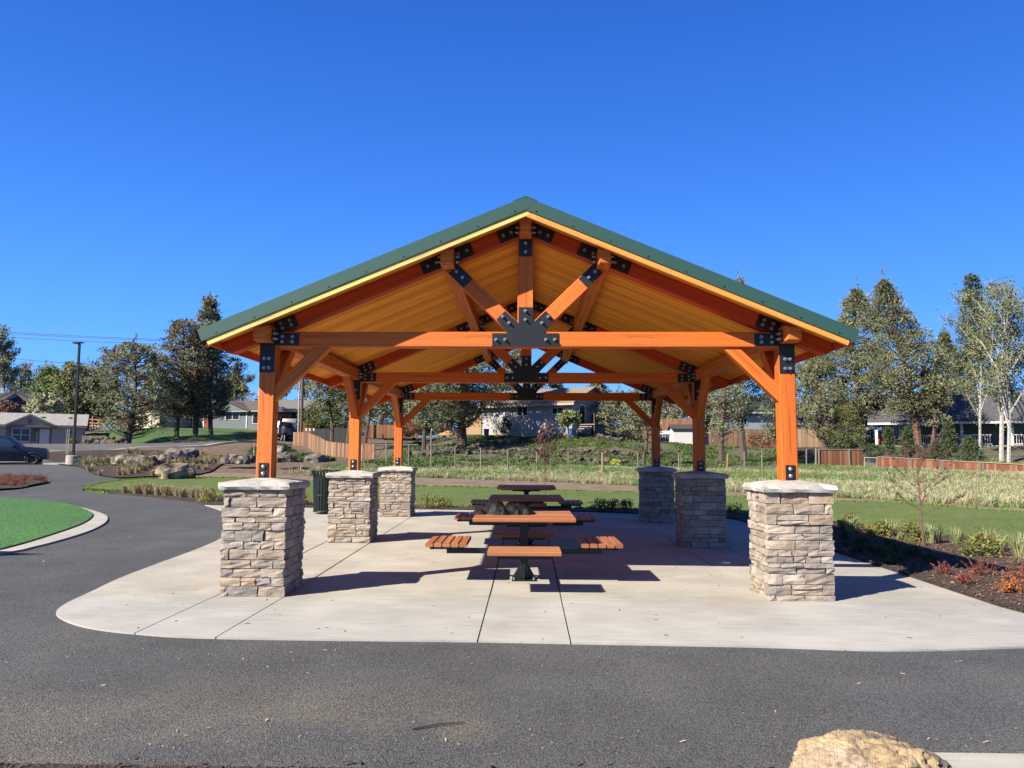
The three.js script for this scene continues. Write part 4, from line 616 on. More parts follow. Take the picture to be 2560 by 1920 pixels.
// ---------------------------------------------------------------- meadow, lawn and turf blades
const MEADOW = (x, z) => { const lo = x < -9.5 ? -29.6 + (x + 9.5) * .2 : x < 1.8 ? -28.8 + (x + 9.5) * .05 : x < 4.8 ? lerp(-28.2, -26.6, (x - 1.8) / 3) : x < 10.8 ? lerp(-26.6, -19.4, (x - 4.8) / 6) : x < 14.3 ? lerp(-19.4, -14.2, (x - 10.8) / 3.5) : -14.2 + (x - 14.3) * .35, hi = -36.5 - .32 * Math.max(0, x) - (x > 17 ? (x - 17) * .05 : 0); return z < lo && z > hi - 2.5 ? [lo, hi] : null; };
{
  const C = new THREE.Color(), geo = grassTuftGeo(3, 26, .33, .27, [.50, .47, .31], [.33, .34, .19], .0055), geo2 = grassTuftGeo(4, 24, .24, .25, [.165, .25, .075], [.26, .31, .13], .0065);
  const r = rng(21), place = (dens) => () => { const x = r.r(-13, 36), z = r.r(-50, -13), m = MEADOW(x, z); if (!m) return null; if (x < -9 && (x + 13) / 4 < r()) return null; const n = nz(x, z, .22), f = (z - m[0]) / (m[1] - m[0]); const dry = clamp((n - .38) * 2.6 + .35 - .75 * sstep(.45, .95, f) - (x < 2 ? .12 : 0)); if ((dens ? dry : 1 - dry) < r()) return null; return { x, y: H(x, z) - .03, z, ry: r() * 6.3, rx: r.r(-.15, .15), s: r.r(.6, 1.2), sy: r.r(.75, 1.2), n }; };
  scatter('meadow_grass', geo, M.leaf, 64000, place(true), () => C.setRGB(r.r(.85, 1.25), r.r(.85, 1.22), r.r(.8, 1.1)), 'tall pale dry meadow grass behind the bare soil strip', 'grass');
  scatter('meadow_grass', geo2, M.leaf, 50000, place(false), () => C.setRGB(r.r(.8, 1.2), r.r(.85, 1.2), r.r(.8, 1.1)), 'fresh green meadow grass in front of the wire fence', 'grass');
  // short growth on the slope and the green bank
  const g3 = grassTuftGeo(5, 12, .16, .22, [.11, .19, .04], [.19, .21, .09], .012);
  scatter('slope_grass', g3, M.leaf, 30000, () => { let x = r.r(-26, 24), z = r.r(-66, -36); if (r() < .2) { x = r.r(-24, -13); z = r.r(-58, -43); } const onB = inside(GREEN_BANK, x, z); if (x < -11 && !onB) return null; if (!onB && nz(x, z, .35) > .60) return null; return { x, y: H(x, z) - .03, z, ry: r() * 6.3, s: r.r(.7, 1.5) * (onB ? 1.6 : 1) }; }, () => C.setRGB(r.r(.75, 1.15), r.r(.8, 1.2), r.r(.7, 1.1)), 'short green grass on the terraced slope below the grey house', 'grass');
}
{ // ragged lawn edges
  const r = rng(23), C = new THREE.Color(), g = grassTuftGeo(6, 10, .06, .05, [.17, .28, .04], [.26, .35, .08], .005), E = []; for (let i = 0; i < LAWN_R.length; i++) { const a = LAWN_R[i], b = LAWN_R[(i + 1) % LAWN_R.length]; if (Math.min(a[1], b[1]) > 1 || Math.max(a[0], b[0]) > 22) continue; const L = Math.hypot(a[0] - b[0], a[1] - b[1]); for (let k = 0; k < L * 45; k++) { const t = r(); E.push([lerp(a[0], b[0], t) + r.g() * .07, lerp(a[1], b[1], t) + r.g() * .07]); } }
  scatter('lawn_edge_grass', g, M.leaf, E.length, (i) => ({ x: E[i][0], y: H(...E[i]) + .025, z: E[i][1], ry: r() * 6.3, s: r.r(.7, 1.5) }), () => C.setRGB(r.r(.8, 1.15), r.r(.85, 1.1), r.r(.8, 1.1)), 'ragged grass blades along the lawn edge', 'grass');
}
// ---------------------------------------------------------------- planting by the pad
const bedY = (x, z) => H(x, z) + .04;
{
  const r = rng(31), gold = [.30, .28, .065], gold2 = [.12, .15, .04], tuftG = [0, 1, 2].map(i => grassTuftGeo(40 + i, 150, .40, .34, [.42, .42, .22], [.22, .28, .09], .0045));
  const shrubs = [[6.64, -7.06, .24, 'first gold shrub behind the right front pillar'], [6.75, -5.95, .21, 'second gold shrub of the bed, behind the pillar'], [7.0, -5.2, .25, 'round gold green shrub left of the bare sapling'], [7.15, -3.3, .27, 'broad low gold shrub right of the bare sapling']];
  for (const [x, z, s, l] of shrubs) bush('gold_shrub', l, 'shrub', V(x, bedY(x, z), z), { seed: Math.round(x * 91 - z * 17), h: s * 1.15, r: s * 1.05, clumps: 46, per: 26, clump: .10, leaf: .045, fat: .5, col: gold, col2: gold2, tr: .008, prof: k => 1 - k * k * .85, group: 'gold green shrubs in the mulch bed' });
  const tufts = [[6.55, -6.75, .85, 'pale grass tuft just behind the right pillar'], [7.0, -6.1, .9, 'pale grass tuft between the gold shrubs'], [7.25, -4.95, 1.0, 'pale grass tuft with long arching blades by the round shrub'], [7.6, -4.85, .8, 'small pale grass tuft at the foot of the sapling'], [7.9, -4.5, .9, 'pale grass tuft right of the sapling at the lawn edge'], [7.6, -3.0, 1.15, 'large pale grass tuft behind the low gold shrub'], [8.1, -2.45, 1.2, 'pale grass tuft at the right edge by the lawn'], [7.75, -3.85, .8, 'short pale grass tuft before the lawn']];
  tufts.forEach(([x, z, s, l], i) => { const m = solo('grass_tuft', tuftG[i % 3], M.leaf, l, 'ornamental grass', 'pale grass tufts along the lawn edge'); m.position.set(x, bedY(x, z), z); m.rotation.y = i * 1.3; m.scale.setScalar(s); });
  const small = [[5.83, -5.42], [5.4, -4.3], [5.72, -4.41], [5.3, -3.45], [5.62, -3.68], [5.52, -3.1], [5.95, -3.65], [5.55, -2.75], [5.9, -3.0], [5.35, -2.3], [5.98, -2.5], [6.3, -4.6]];
  const g0 = bush('ground_cover_plant', 'small dark green plant in the pillar shadow on the mulch', 'plant', V(5.83, bedY(5.83, -5.42), -5.42), { seed: 71, h: .13, r: .15, clumps: 20, per: 22, clump: .05, leaf: .04, fat: .28, up: .9, col: [.07, .15, .05], col2: [.04, .085, .035], tr: .004, prof: k => 1 - .6 * k, group: 'small green plants in the shaded mulch' });
  small.slice(1).forEach(([x, z], i) => { const c = g0.clone(); c.name = numbered('ground_cover_plant'); c.position.set(x, bedY(x, z), z); c.rotation.y = i * 1.1; c.scale.setScalar(.75 + .5 * ((i * 37) % 10) / 10); scene.add(c); });
  // red-twigged shrubs
  const redTwig = (x, z, s, l, seed, cols = [.36, .07, .045], c2 = [.16, .05, .035], leaves = 17) => { const rr = rng(seed), t = thing('red_shrub', l, 'shrub', [x, bedY(x, z), z], 0, 'low red shrubs in the mulch beds'), w = [], L = Leaves(); for (let i = 0; i < 46; i++) { const a = rr() * 6.3, o = rr.r(.1, 1) * .24 * s, h = rr.r(.06, .24) * s * .9, b = V(Math.cos(a) * o * .3, 0, Math.sin(a) * o * .3), e = V(Math.cos(a) * o, h, Math.sin(a) * o); w.push(...limb([b, b.clone().lerp(e, .5).add(V(0, .02, 0)), e], .0035, .002, 3)); for (let j = 0; j < leaves / 3; j++) { const q = b.clone().lerp(e, rr.r(.15, 1)), d = rdir(rr, .5), cc = rr.r(.7, 1.4), tone = mix3(c2, cols, rr()); leafTri(L, q.x, q.y, q.z, ...d, .024, .010, tone.map(v => v * cc), rr); } } part('stem', merge(w), plain([.17, .075, .05], 1), t); part('foliage', leafGeo(L), M.leaf, t); };
  redTwig(6.0, -1.38, 1.15, 'red twigged shrub in the sun behind the pad corner', 81); redTwig(6.62, -1.35, 1.1, 'tall red twigged shrub near the right edge', 82); redTwig(5.42, -.70, .75, 'small crimson shrub at the pad edge', 83, [.45, .05, .05]); redTwig(6.22, -.95, .9, 'orange red shrub before the tall red one', 84, [.5, .13, .04]); redTwig(5.62, -.15, .85, 'small shrub of orange and yellow leaves nearest the pad', 85, [.55, .22, .03], [.4, .08, .03], 40); redTwig(5.55, -1.45, .8, 'thin brown twigged shrub at the shadow edge', 86, [.25, .07, .05]); redTwig(7.0, -2.2, .8, 'grey twigged dry shrub before the big grass tuft', 87, [.25, .22, .17], [.16, .13, .1]); redTwig(6.9, -.4, 1.0, 'red shrub cut by the right edge', 88);
  // behind the pad
  const back = [[-2.6, -11.25, 1, 'gold'], [-2.2, -11.35, .7, 'gold'], [-1.3, -11.35, .6, 'green'], [1.95, -11.75, .9, 'gold'], [2.3, -11.7, .8, 'red'], [2.65, -11.65, .9, 'dark'], [3.7, -11.2, .8, 'red'], [4.4, -10.9, .9, 'dark'], [5.1, -10.2, .9, 'gold'], [5.5, -9.3, 1.0, 'red'], [5.7, -8.6, .8, 'gold'], [-3.4, -11.4, .6, 'green'], [-5.4, -11.4, 1, 'red'], [-6.1, -11.7, .9, 'red']];
  const names = { gold: [[.30, .28, .06], [.13, .17, .04]], green: [[.12, .19, .05], [.06, .1, .03]], red: [[.27, .075, .04], [.13, .045, .03]], dark: [[.09, .085, .05], [.045, .045, .03]] };
  const spots = ['left of the far picnic table', 'beside its larger gold neighbour', 'before the far picnic table', 'between far table and dark rear pillar', 'right of a gold shrub at the pad rear', 'just left of the dark rear pillar', 'behind the dark rear pillar', 'right of the dark rear pillar', 'behind the shaded middle pillar', 'between the right pillars', 'left of the right front pillar', 'right of the rear left pillar', 'left of the rear left pillar', 'right of the litter bin'];
  back.forEach(([x, z, s, k], i) => bush(k + '_shrub_low', `low ${k === 'dark' ? 'dark brown' : k === 'red' ? 'reddish' : k} shrub ${spots[i]}`, 'shrub', V(x, bedY(x, z), z), { seed: 300 + i, h: .30 * s, r: .27 * s, clumps: 30, per: 18, clump: .09, leaf: .05, fat: .35, up: .8, col: names[k][0], col2: names[k][1], tr: .006, prof: q => 1 - .5 * q }));
  // tufts left of the left front pillar, along the lawn strip
  const row = [[-13.2, -15.95], [-12.7, -15.75], [-12.2, -15.45], [-11.75, -15.3], [-11.3, -14.85], [-10.9, -14.75], [-10.5, -14.25], [-10.1, -14.1], [-9.75, -13.65], [-9.4, -13.3], [-9.05, -12.9], [-11.6, -14.95], [-12.55, -15.95]];
  const straw = [0, 1].map(i => grassTuftGeo(60 + i, 130, .42, .36, [.50, .40, .22], [.34, .27, .14], .006));
  row.forEach(([x, z], i) => { const m = solo('straw_tuft', straw[i % 2], M.leaf, 'straw coloured grass tuft in the row along the left lawn strip', 'ornamental grass', 'straw coloured tufts along the left lawn strip'); m.position.set(x, bedY(x, z), z); m.rotation.y = i * 1.7; m.scale.setScalar(.75 + .3 * ((i * 7) % 5) / 5); });
  redTwig(-7.9, -12.3, 1.5, 'reddish shrub just left of the left front pillar', 89, [.25, .07, .05]); redTwig(-6.7, -11.75, 1.3, 'reddish shrub between the left front pillar and the bin', 90, [.3, .07, .04]);
  bush('gold_shrub', 'small gold green shrub at the end of the straw tufts', 'shrub', V(-9.0, bedY(-9, -12.8), -12.6), { seed: 402, h: .3, r: .3, clumps: 30, per: 22, clump: .09, leaf: .05, fat: .45, col: gold, col2: gold2, tr: .006, prof: k => 1 - .6 * k, group: 'gold green shrubs in the mulch bed' });
  // red bed at the far left: each shrub
  const r2 = rng(93); let k = 0; for (let i = 0; i < 60 && k < 34; i++) { const x = r2.r(-24, -19), z = r2.r(-26, -17.5); if (!inside(BED_RED, x, z)) continue; k++; redTwig(x, z, r2.r(1.1, 1.7), 'low red shrub in the mulch bed at the left edge', 500 + i, [.40, .085, .05], [.24, .06, .04], 18); }
  // far bed of grasses below the lamp
  const r3 = rng(94); k = 0; for (let i = 0; i < 400 && k < 130; i++) { const x = r3.r(-31, -17), z = r3.r(-50, -27); if (!inside(BED_GRASS, x, z)) continue; k++; const m = solo('bed_grass_tuft', straw[i % 2], M.leaf, 'pale tufted grass in the bed below the black lamp post', 'ornamental grass', 'pale tufts in the bed below the lamp post'); m.position.set(x, H(x, z) + .05, z); m.scale.setScalar(r3.r(.7, 1.25)); m.rotation.y = i; }
  k = 0; for (let i = 0; i < 200 && k < 26; i++) { const x = r3.r(-30, -18), z = r3.r(-50, -33); if (!inside(BED_GRASS, x, z)) continue; k++; bush('bed_shrub', 'low green shrub in the bed below the black lamp post', 'shrub', V(x, H(x, z), z), { seed: 600 + i, h: r3.r(.2, .42), r: r3.r(.4, .8), clumps: 22, per: 16, clump: .2, leaf: .12, col: [.17, .18, .06], col2: [.07, .09, .035], tr: .01, prof: q => 1 - .6 * q, group: 'green shrubs in the bed below the lamp post' }); }
}
{ // loose bark chips on the mulch near the pad
  const r = rng(36), C = new THREE.Color(), g = new THREE.BoxGeometry(1, .35, .45); scatter('mulch_chips', g, plain([.30, .20, .14], 1), 9000, () => { const x = r.r(4.9, 9.4), z = r.r(-9, 2); if (!inside(MULCH_R, x, z)) return null; return { x, y: H(x, z) + .05 + .03 * (nz(x, z, 1.6, 3) - .3), z, ry: r() * 6.3, rx: r.r(-.5, .5), rz: r.r(-.4, .4), s: r.r(.010, .038), sy: r.r(.4, 1) }; }, () => { const k = r(); return k < .07 ? C.setRGB(1.6, 1.35, 1.1) : (q => C.setRGB(.62 * q, .52 * q, .45 * q))(r.r(.3, 1.35)); }, 'loose bark chips covering the mulch bed', 'mulch');
}
// ---------------------------------------------------------------- saplings
function sapling(label, x, z, h, seed, o = {}) {
  const r = rng(seed), t = thing('bare_sapling', label, 'sapling', [x, H(x, z) + .03, z], 0), w = [], L = Leaves(), A = [.19, .065, .055], B = [.10, .05, .045], lean = o.lean ?? 0;
  w.push(...limb([V(0, -.05, 0), V(lean * .2, h * .25, 0), V(lean * .5 - .01, h * .5, .01), V(lean * .8, h * .72, 0), V(lean, h, 0)], o.tr ?? .016, .004, 6));
  const twig = (p, d, len, rad, lev) => { const q = p.clone().addScaledVector(d, len * .5).add(V(r.r(-.03, .03), .01, r.r(-.03, .03))), e = q.clone().addScaledVector(d.clone().add(V(0, .22, 0)).normalize(), len * .5); w.push(...limb([p, q, e], rad, rad * .45, 4)); for (let i = 0; i < (o.leaves ?? 9); i++) { const f = p.clone().lerp(e, r.r(.15, 1)), g = rdir(r, .3), c = mix3(A, B, r()), s = r.r(.6, 1.3) * (o.leaf ?? .03); leafTri(L, f.x + r.r(-.012, .012), f.y, f.z + r.r(-.012, .012), ...g, s, s * .42, c, r); } if (lev < 2) for (let k = 0; k < 2; k++) { const a = r() * 6.3; twig(p.clone().lerp(e, r.r(.35, .8)), d.clone().add(V(Math.cos(a) * .6, .15, Math.sin(a) * .6)).normalize(), len * .45, rad * .5, lev + 1); } };
  const n = o.n ?? 15; for (let i = 0; i < n; i++) { const f = lerp(o.lo ?? .3, .92, i / n), a = i * 2.4 + r(), up = o.up ?? lerp(.35, 1.1, i / n); twig(V(lean * f, h * f, 0), V(Math.cos(a), up, Math.sin(a) * .9).normalize(), h * lerp(.42, .2, i / n) * r.r(.8, 1.15) * (o.wide ?? 1), .006 * (h / 1.7), 0); }
  part('trunk', merge(w), plain(o.bark ?? [.17, .095, .075], 1), t); part('crown', leafGeo(L), M.leaf, t); return t;
}
sapling('bare red budded sapling standing in the right mulch bed', 6.88, -4.55, 1.72, 3, { lean: -.06, wide: 1.15, tr: .021, lo: .32 });
sapling('slender red budded sapling on the lawn behind the far table', .54, -13.58, 2.25, 8, { lean: -.02, lo: .33, wide: .75, leaves: 14, leaf: .045, up: 1.3, n: 16 });
sapling('small bare sapling behind the litter bin and left middle post', -6.35, -20.4, 2.1, 12, { lo: .2, n: 12, leaves: 6, leaf: .03 });
// ---------------------------------------------------------------- background: kit for buildings and fences
// a vertical face between two ground spots; hit() finds where a sight line meets it
function face(u0, v0, d0, u1, v1, d1) {
  const A = at(u0, v0, d0), B = at(u1, v1, d1); B.y = A.y; const e = B.clone().sub(A), L = e.length(); e.normalize(); const n = V(-e.z, 0, e.x);
  const hit = (u, v) => { const d = at(u, v, 1).sub(EYE), t = A.clone().sub(EYE).dot(n) / d.dot(n), p = EYE.clone().addScaledVector(d, t).sub(A); return [p.dot(e), p.y]; };
  const P = (s, y, o = 0) => A.clone().addScaledVector(e, s).addScaledVector(n, o).add(V(0, y, 0));
  const block = (s0, s1, y0, y1, o0, o1) => prism(rect(Math.abs(o1 - o0), y1 - y0), P(s0, (y0 + y1) / 2, (o0 + o1) / 2), P(s1, (y0 + y1) / 2, (o0 + o1) / 2));
  return { A, B, e, n, L, hit, P, block };
}
const place = (g, o) => { g.translate(-o.position.x, -o.position.y, -o.position.z); return g; };
const lp = (name, g, m, o, root, label) => part(name, place(g, root ?? o), m, o, label);
function windowIn(root, F, u0, v0, u1, v1, { frame = M.white, mull = 1, rail = 0, out = .03, shut } = {}) {
  const [a, y1] = F.hit(u0, v0), [b, y0] = F.hit(u1, v1), w = sub('window', root), t = .07;
  lp('pane', F.block(a + t, b - t, y0 + t, y1 - t, -.02, out * .4), M.glass, w, root);
  lp('frame', merge([F.block(a, b, y0, y0 + t, -.02, out + .03), F.block(a, b, y1 - t, y1, -.02, out + .03), F.block(a, a + t, y0 + t, y1 - t, -.02, out + .03), F.block(b - t, b, y0 + t, y1 - t, -.02, out + .03), ...Array.from({ length: mull }, (_, i) => F.block(lerp(a, b, (i + 1) / (mull + 1)) - .03, lerp(a, b, (i + 1) / (mull + 1)) + .03, y0 + t, y1 - t, -.02, out + .02)), ...(rail ? [F.block(a + t, b - t, (y0 + y1) / 2 - .03, (y0 + y1) / 2 + .03, -.02, out + .018)] : [])]), frame, w, root);
  if (shut) for (const [s0, s1] of [[a - shut[0], a - .03], [b + .03, b + shut[0]]]) lp('shutter', F.block(s0, s1, y0 - .05, y1 + .05, -.02, .06), shut[1], root);
  return w;
}
function doorIn(root, F, u0, v0, u1, v1, m, trim) { const [a, y1] = F.hit(u0, v0), [b, y0] = F.hit(u1, v1); const d = lp('door', F.block(a, b, y0, y1, -.02, .05), m, root); if (trim) lp('door_trim', merge([F.block(a - .14, a, y0, y1 + .14, -.02, .06), F.block(b, b + .14, y0, y1 + .14, -.02, .06), F.block(a, b, y1, y1 + .14, -.02, .06)]), trim, root); const k = part('handle', new THREE.SphereGeometry(.05, 8, 6), M.bolt, d); k.position.copy(F.P(b - .1, (y0 + y1) / 2, .09).sub(root.position)); return d; }
// gable roof whose ridge runs along the face
function gable(root, F, s0, s1, eave, rise, depth, roofM, wallM, over = .35, trim) {
  const half = depth / 2, k = rise / half;
  for (const s of [1, -1]) { const o = s > 0 ? 0 : -depth; const a = F.P((s0 + s1) / 2, eave - k * over + .1, o + s * over), b = F.P((s0 + s1) / 2, eave + rise + .1, -half); lp('roof', prism(rect(s1 - s0 + 2 * over, .16), a, b, F.n.clone().multiplyScalar(s * k).add(V(0, 1, 0)).normalize()), roofM, root); if (trim && s > 0) lp('fascia', prism(rect(.05, .2), F.P(s0 - over, eave - k * over + .02, o + s * (over + .03)), F.P(s1 + over, eave - k * over + .02, o + s * (over + .03))), trim, root); }
  for (const s of [s0, s1]) { const q = [F.P(s, eave, 0), F.P(s, eave, -depth), F.P(s, eave + rise, -half)], w = F.e.clone().multiplyScalar(s === s0 ? .12 : -.12), p2 = q.map(p => p.clone().add(w)); const pos = [...q, p2[0], p2[2], p2[1], q[0], p2[0], p2[2], q[0], p2[2], q[2], q[2], p2[2], p2[1], q[2], p2[1], q[1]].flatMap(p => p.toArray()); lp('gable_wall', soup(pos), wallM, root); }
}
const siding = (c) => mat({ color: c, roughness: .85 });
const house = (label, F, cat = 'house', name = 'house') => thing(name, label, cat, F.P(F.L / 2, 0, -2).toArray());
const shingle = (c) => mat({ color: c, roughness: .95, map: again(tShingle, .4, .4), bumpMap: again(tShingle, .4, .4), bumpScale: .02 });

{ // beige manufactured house, far left
  const F = face(-70, 1120, 77.5, 205, 1120, 82), t = house('low beige house with pale grey roof and white door behind the pickup', F), W = siding([.50, .455, .42]), Rf = shingle([.50, .49, .48]), trim = plain([.20, .19, .175]), green = plain([.17, .175, .13]);
  const ev = F.hit(60, 1063)[1], D = 7.4;
  lp('wall', F.block(0, F.L, -.6, ev, -D, 0), W, t); gable(t, F, 0, F.L, ev, 1.25, D, Rf, W, .4, trim);
  const a = F.hit(22, 1062)[0], b = F.hit(131, 1062)[0], m = F.hit(77, 1043), q = [[a, ev], [b, ev], [m[0], ev + 1.0]];
  const g = soup([F.P(...q[0], .35), F.P(...q[1], .35), F.P(...q[2], .35)].flatMap(p => p.toArray())); lp('gable_wall', g, W, t);
  for (const s of [0, 1]) lp('roof', prism(rect(3.2, .16), F.P(q[s][0] + (s ? .3 : -.3), ev - .02, -1.1), F.P(m[0], ev + 1.12, -1.1), F.e.clone().multiplyScalar(s ? 1 : -1).multiplyScalar(.35).add(V(0, 1, 0)).normalize()), Rf, t);
  lp('fascia', merge([0, 1].map(s => prism(rect(.06, .16), F.P(q[s][0] + (s ? .3 : -.3), ev - .06, .52), F.P(m[0], ev + 1.06, .52)))), trim, t);
  lp('gable_vent', F.block(F.hit(71, 1040)[0], F.hit(81, 1040)[0], F.hit(70, 1059)[1], F.hit(70, 1048)[1], .36, .42), trim, t);
  windowIn(t, F, 30, 1070, 75, 1104, { rail: 1, shut: [.5, green] }); doorIn(t, F, 100, 1073, 122, 1117, M.white, green); windowIn(t, F, 165, 1073, 181, 1102, { rail: 1, mull: 0 });
  lp('wall_lamp', F.block(F.hit(90, 1070)[0], F.hit(94, 1070)[0], F.hit(90, 1078)[1], F.hit(90, 1070)[1], 0, .15), M.black, t);
  for (const u of [104, 173]) { const [s] = F.hit(u, 1046); lp('roof_vent', bx(-.15, -.1, -.15, .15, .25, .15).translate(...F.P(s, ev + .75, -2.1).toArray()), M.black, t); }
}
{ // navy house
  const F = face(-40, 1060, 92, 82, 1060, 94), t = house('dark navy house with low gables behind the beige house', F), W = siding([.012, .022, .075]), Rf = shingle([.10, .085, .085]);
  const ev = F.hit(40, 1004)[1]; lp('wall', F.block(0, F.L, -1, ev, -8, 0), W, t); gable(t, F, 0, F.L, ev, 1.1, 8, Rf, W, .3, plain([.12, .11, .115]));
  const q = [F.hit(8, 992), F.hit(64, 992), F.hit(40, 981)]; lp('gable_wall', soup([F.P(q[0][0], ev, .4), F.P(q[1][0], ev, .4), F.P(q[2][0], q[2][1], .4)].flatMap(p => p.toArray())), W, t);
  lp('fascia', merge([0, 1].map(s => prism(rect(.1, .25), F.P(q[s][0] + (s ? .4 : -.4), q[s][1] - .15, .6), F.P(q[2][0], q[2][1] + .15, .6)))), plain([.13, .12, .125]), t);
  const F2 = face(130, 1060, 97, 156, 1060, 97), t2 = house('narrow navy house end half hidden behind the blossom tree', F2); const e2 = F2.hit(140, 1010)[1]; lp('wall', F2.block(0, F2.L, -1, e2, -6, 0), W, t2); gable(t2, F2, 0, F2.L, e2, .8, 6, Rf, W, .25); windowIn(t2, F2, 148, 1024, 154, 1034, { mull: 0 });
}
{ // cream house and grey-blue house on the lawn bank
  const F = face(341, 1069, 93, 398, 1069, 91), t = house('small cream house in full sun behind the juniper trunks', F), W = siding([.66, .60, .44]);
  const ev = F.hit(370, 1022)[1]; lp('wall', F.block(0, F.L, -1, ev, -7, 0), W, t); gable(t, F, 0, F.L, ev, .9, 7, shingle([.2, .18, .16]), W, .3);
  const G = face(436, 1071, 95, 668, 1072, 93), t2 = house('long grey blue house with brown roof on the lawn bank', G), W2 = siding([.17, .20, .22]), Rf = shingle([.185, .14, .12]);
  const e2 = G.hit(600, 1026)[1]; lp('wall', G.block(0, G.L, -1, e2, -8, 0), W2, t2); gable(t2, G, 0, G.L, e2, 1.3, 8, Rf, W2, .4, plain([.35, .35, .34]));
  const q = [G.hit(528, 1026), G.hit(622, 1026), G.hit(575, 1005)]; lp('gable_wall', soup([G.P(q[0][0], e2, .4), G.P(q[1][0], e2, .4), G.P(q[2][0], q[2][1], .4)].flatMap(p => p.toArray())), W2, t2);
  for (const s of [0, 1]) lp('roof', prism(rect(4, .18), G.P(q[s][0] + (s ? .4 : -.4), e2 - .1, -1.4), G.P(q[2][0], q[2][1] + .1, -1.4), G.e.clone().multiplyScalar(s ? .45 : -.45).add(V(0, 1, 0)).normalize()), Rf, t2);
  windowIn(t2, G, 564, 1026, 599, 1050); doorIn(t2, G, 511, 1040, 525, 1069, plain([.30, .06, .035]), M.white); lp('corner_board', merge([G.block(G.hit(530, 1040)[0] - .07, G.hit(530, 1040)[0] + .07, 0, e2, .01, .06), G.block(G.hit(617, 1040)[0] - .07, G.hit(617, 1040)[0] + .07, 0, e2, .01, .06)]), M.white, t2); windowIn(t2, G, 632, 1035, 650, 1060, { mull: 0 });
}
{ // house with the orange board wall by the driveway
  const F = face(690, 1090, 92, 800, 1090, 94), t = house('house with orange board wall and grey roof behind the parked cars', F), ev = F.hit(720, 1025)[1]; const W = siding([.45, .16, .06]);
  const s1 = F.hit(730, 1030)[0]; lp('wall', F.block(0, s1, -1, ev, -8, 0), W, t, t, 'orange board wall'); lp('wall', F.block(s1, F.L, -1, ev, -8, -.6), siding([.06, .075, .085]), t, t, 'dark wall'); gable(t, F, 0, F.L, ev, 1.35, 8, shingle([.31, .29, .27]), W, .5, plain([.45, .4, .34]));
  lp('batten', merge([...Array(5)].map((_, i) => F.block(s1 * (i + .5) / 5 - .04, s1 * (i + .5) / 5 + .04, 0, ev - .01, 0, .04))), plain([.3, .1, .04]), t);
}
{ // the pale grey house on the rise, seen under the shelter roof
  const F = face(1206, 1088, 76, 1430, 1088, 70), t = house('pale grey house with tan eaves on the rise, seen under the shelter roof', F), W = siding([.46, .44, .425]), tan = plain([.52, .38, .25]);
  const ev = F.hit(1300, 1010)[1], D = 7.2; lp('wall', F.block(0, F.L, -1.2, ev, -D, 0), W, t); gable(t, F, 0, F.L, ev, 1.5, D, shingle([.36, .29, .23]), W, .55, tan);
  windowIn(t, F, 1294, 1017, 1320, 1040); windowIn(t, F, 1380, 1019, 1410, 1035); doorIn(t, F, 1256, 1033, 1272, 1080, siding([.60, .60, .60]), M.white);
  lp('base_board', F.block(0, F.L, -.2, .12, .0, .05), plain([.50, .44, .28]), t);
  // right-hand side, away from the sun
  const c = F.P(F.L, 0, 0), R0 = face(1430, 1088, 70, 1520, 1088, 75); doorIn(t, { ...R0, A: c }, 1448, 1014, 1461, 1058, M.glass, M.white);
  const dk = thing('garden_deck', 'small wooden deck with stairs and dark rail at the grey house corner', 'deck', R0.P(1.4, 0, .8).toArray()), wd = plain([.26, .20, .15]), dr = plain([.07, .055, .05]);
  const B = (n, s0, s1, y0, y1, o0, o1, m) => lp(n, R0.block(s0, s1, y0, y1, o0, o1), m, dk); B('platform', .9, 3.2, .95, 1.05, .15, 1.9, wd); for (const [s, o] of [[1, .25], [3.1, .25], [1, 1.8], [3.1, 1.8]]) B('post', s - .06, s + .06, -.3, 2.0, o - .06, o + .06, o > 1 && s > 2 ? plain([.45, .32, .2]) : dr); B('rail', 1, 3.1, 1.92, 2.02, 1.75, 1.87, dr); B('rail', 1, 3.1, 1.42, 1.5, 1.76, 1.86, dr); B('rail', 3.04, 3.16, 1.92, 2.02, .25, 1.75, dr); for (let k = 0; k < 4; k++) B('stair_tread', .1 + .2 * k, .42 + .2 * k, .16 + .2 * k, .22 + .2 * k, .3, 1.7, plain([.45, .41, .36]));
}
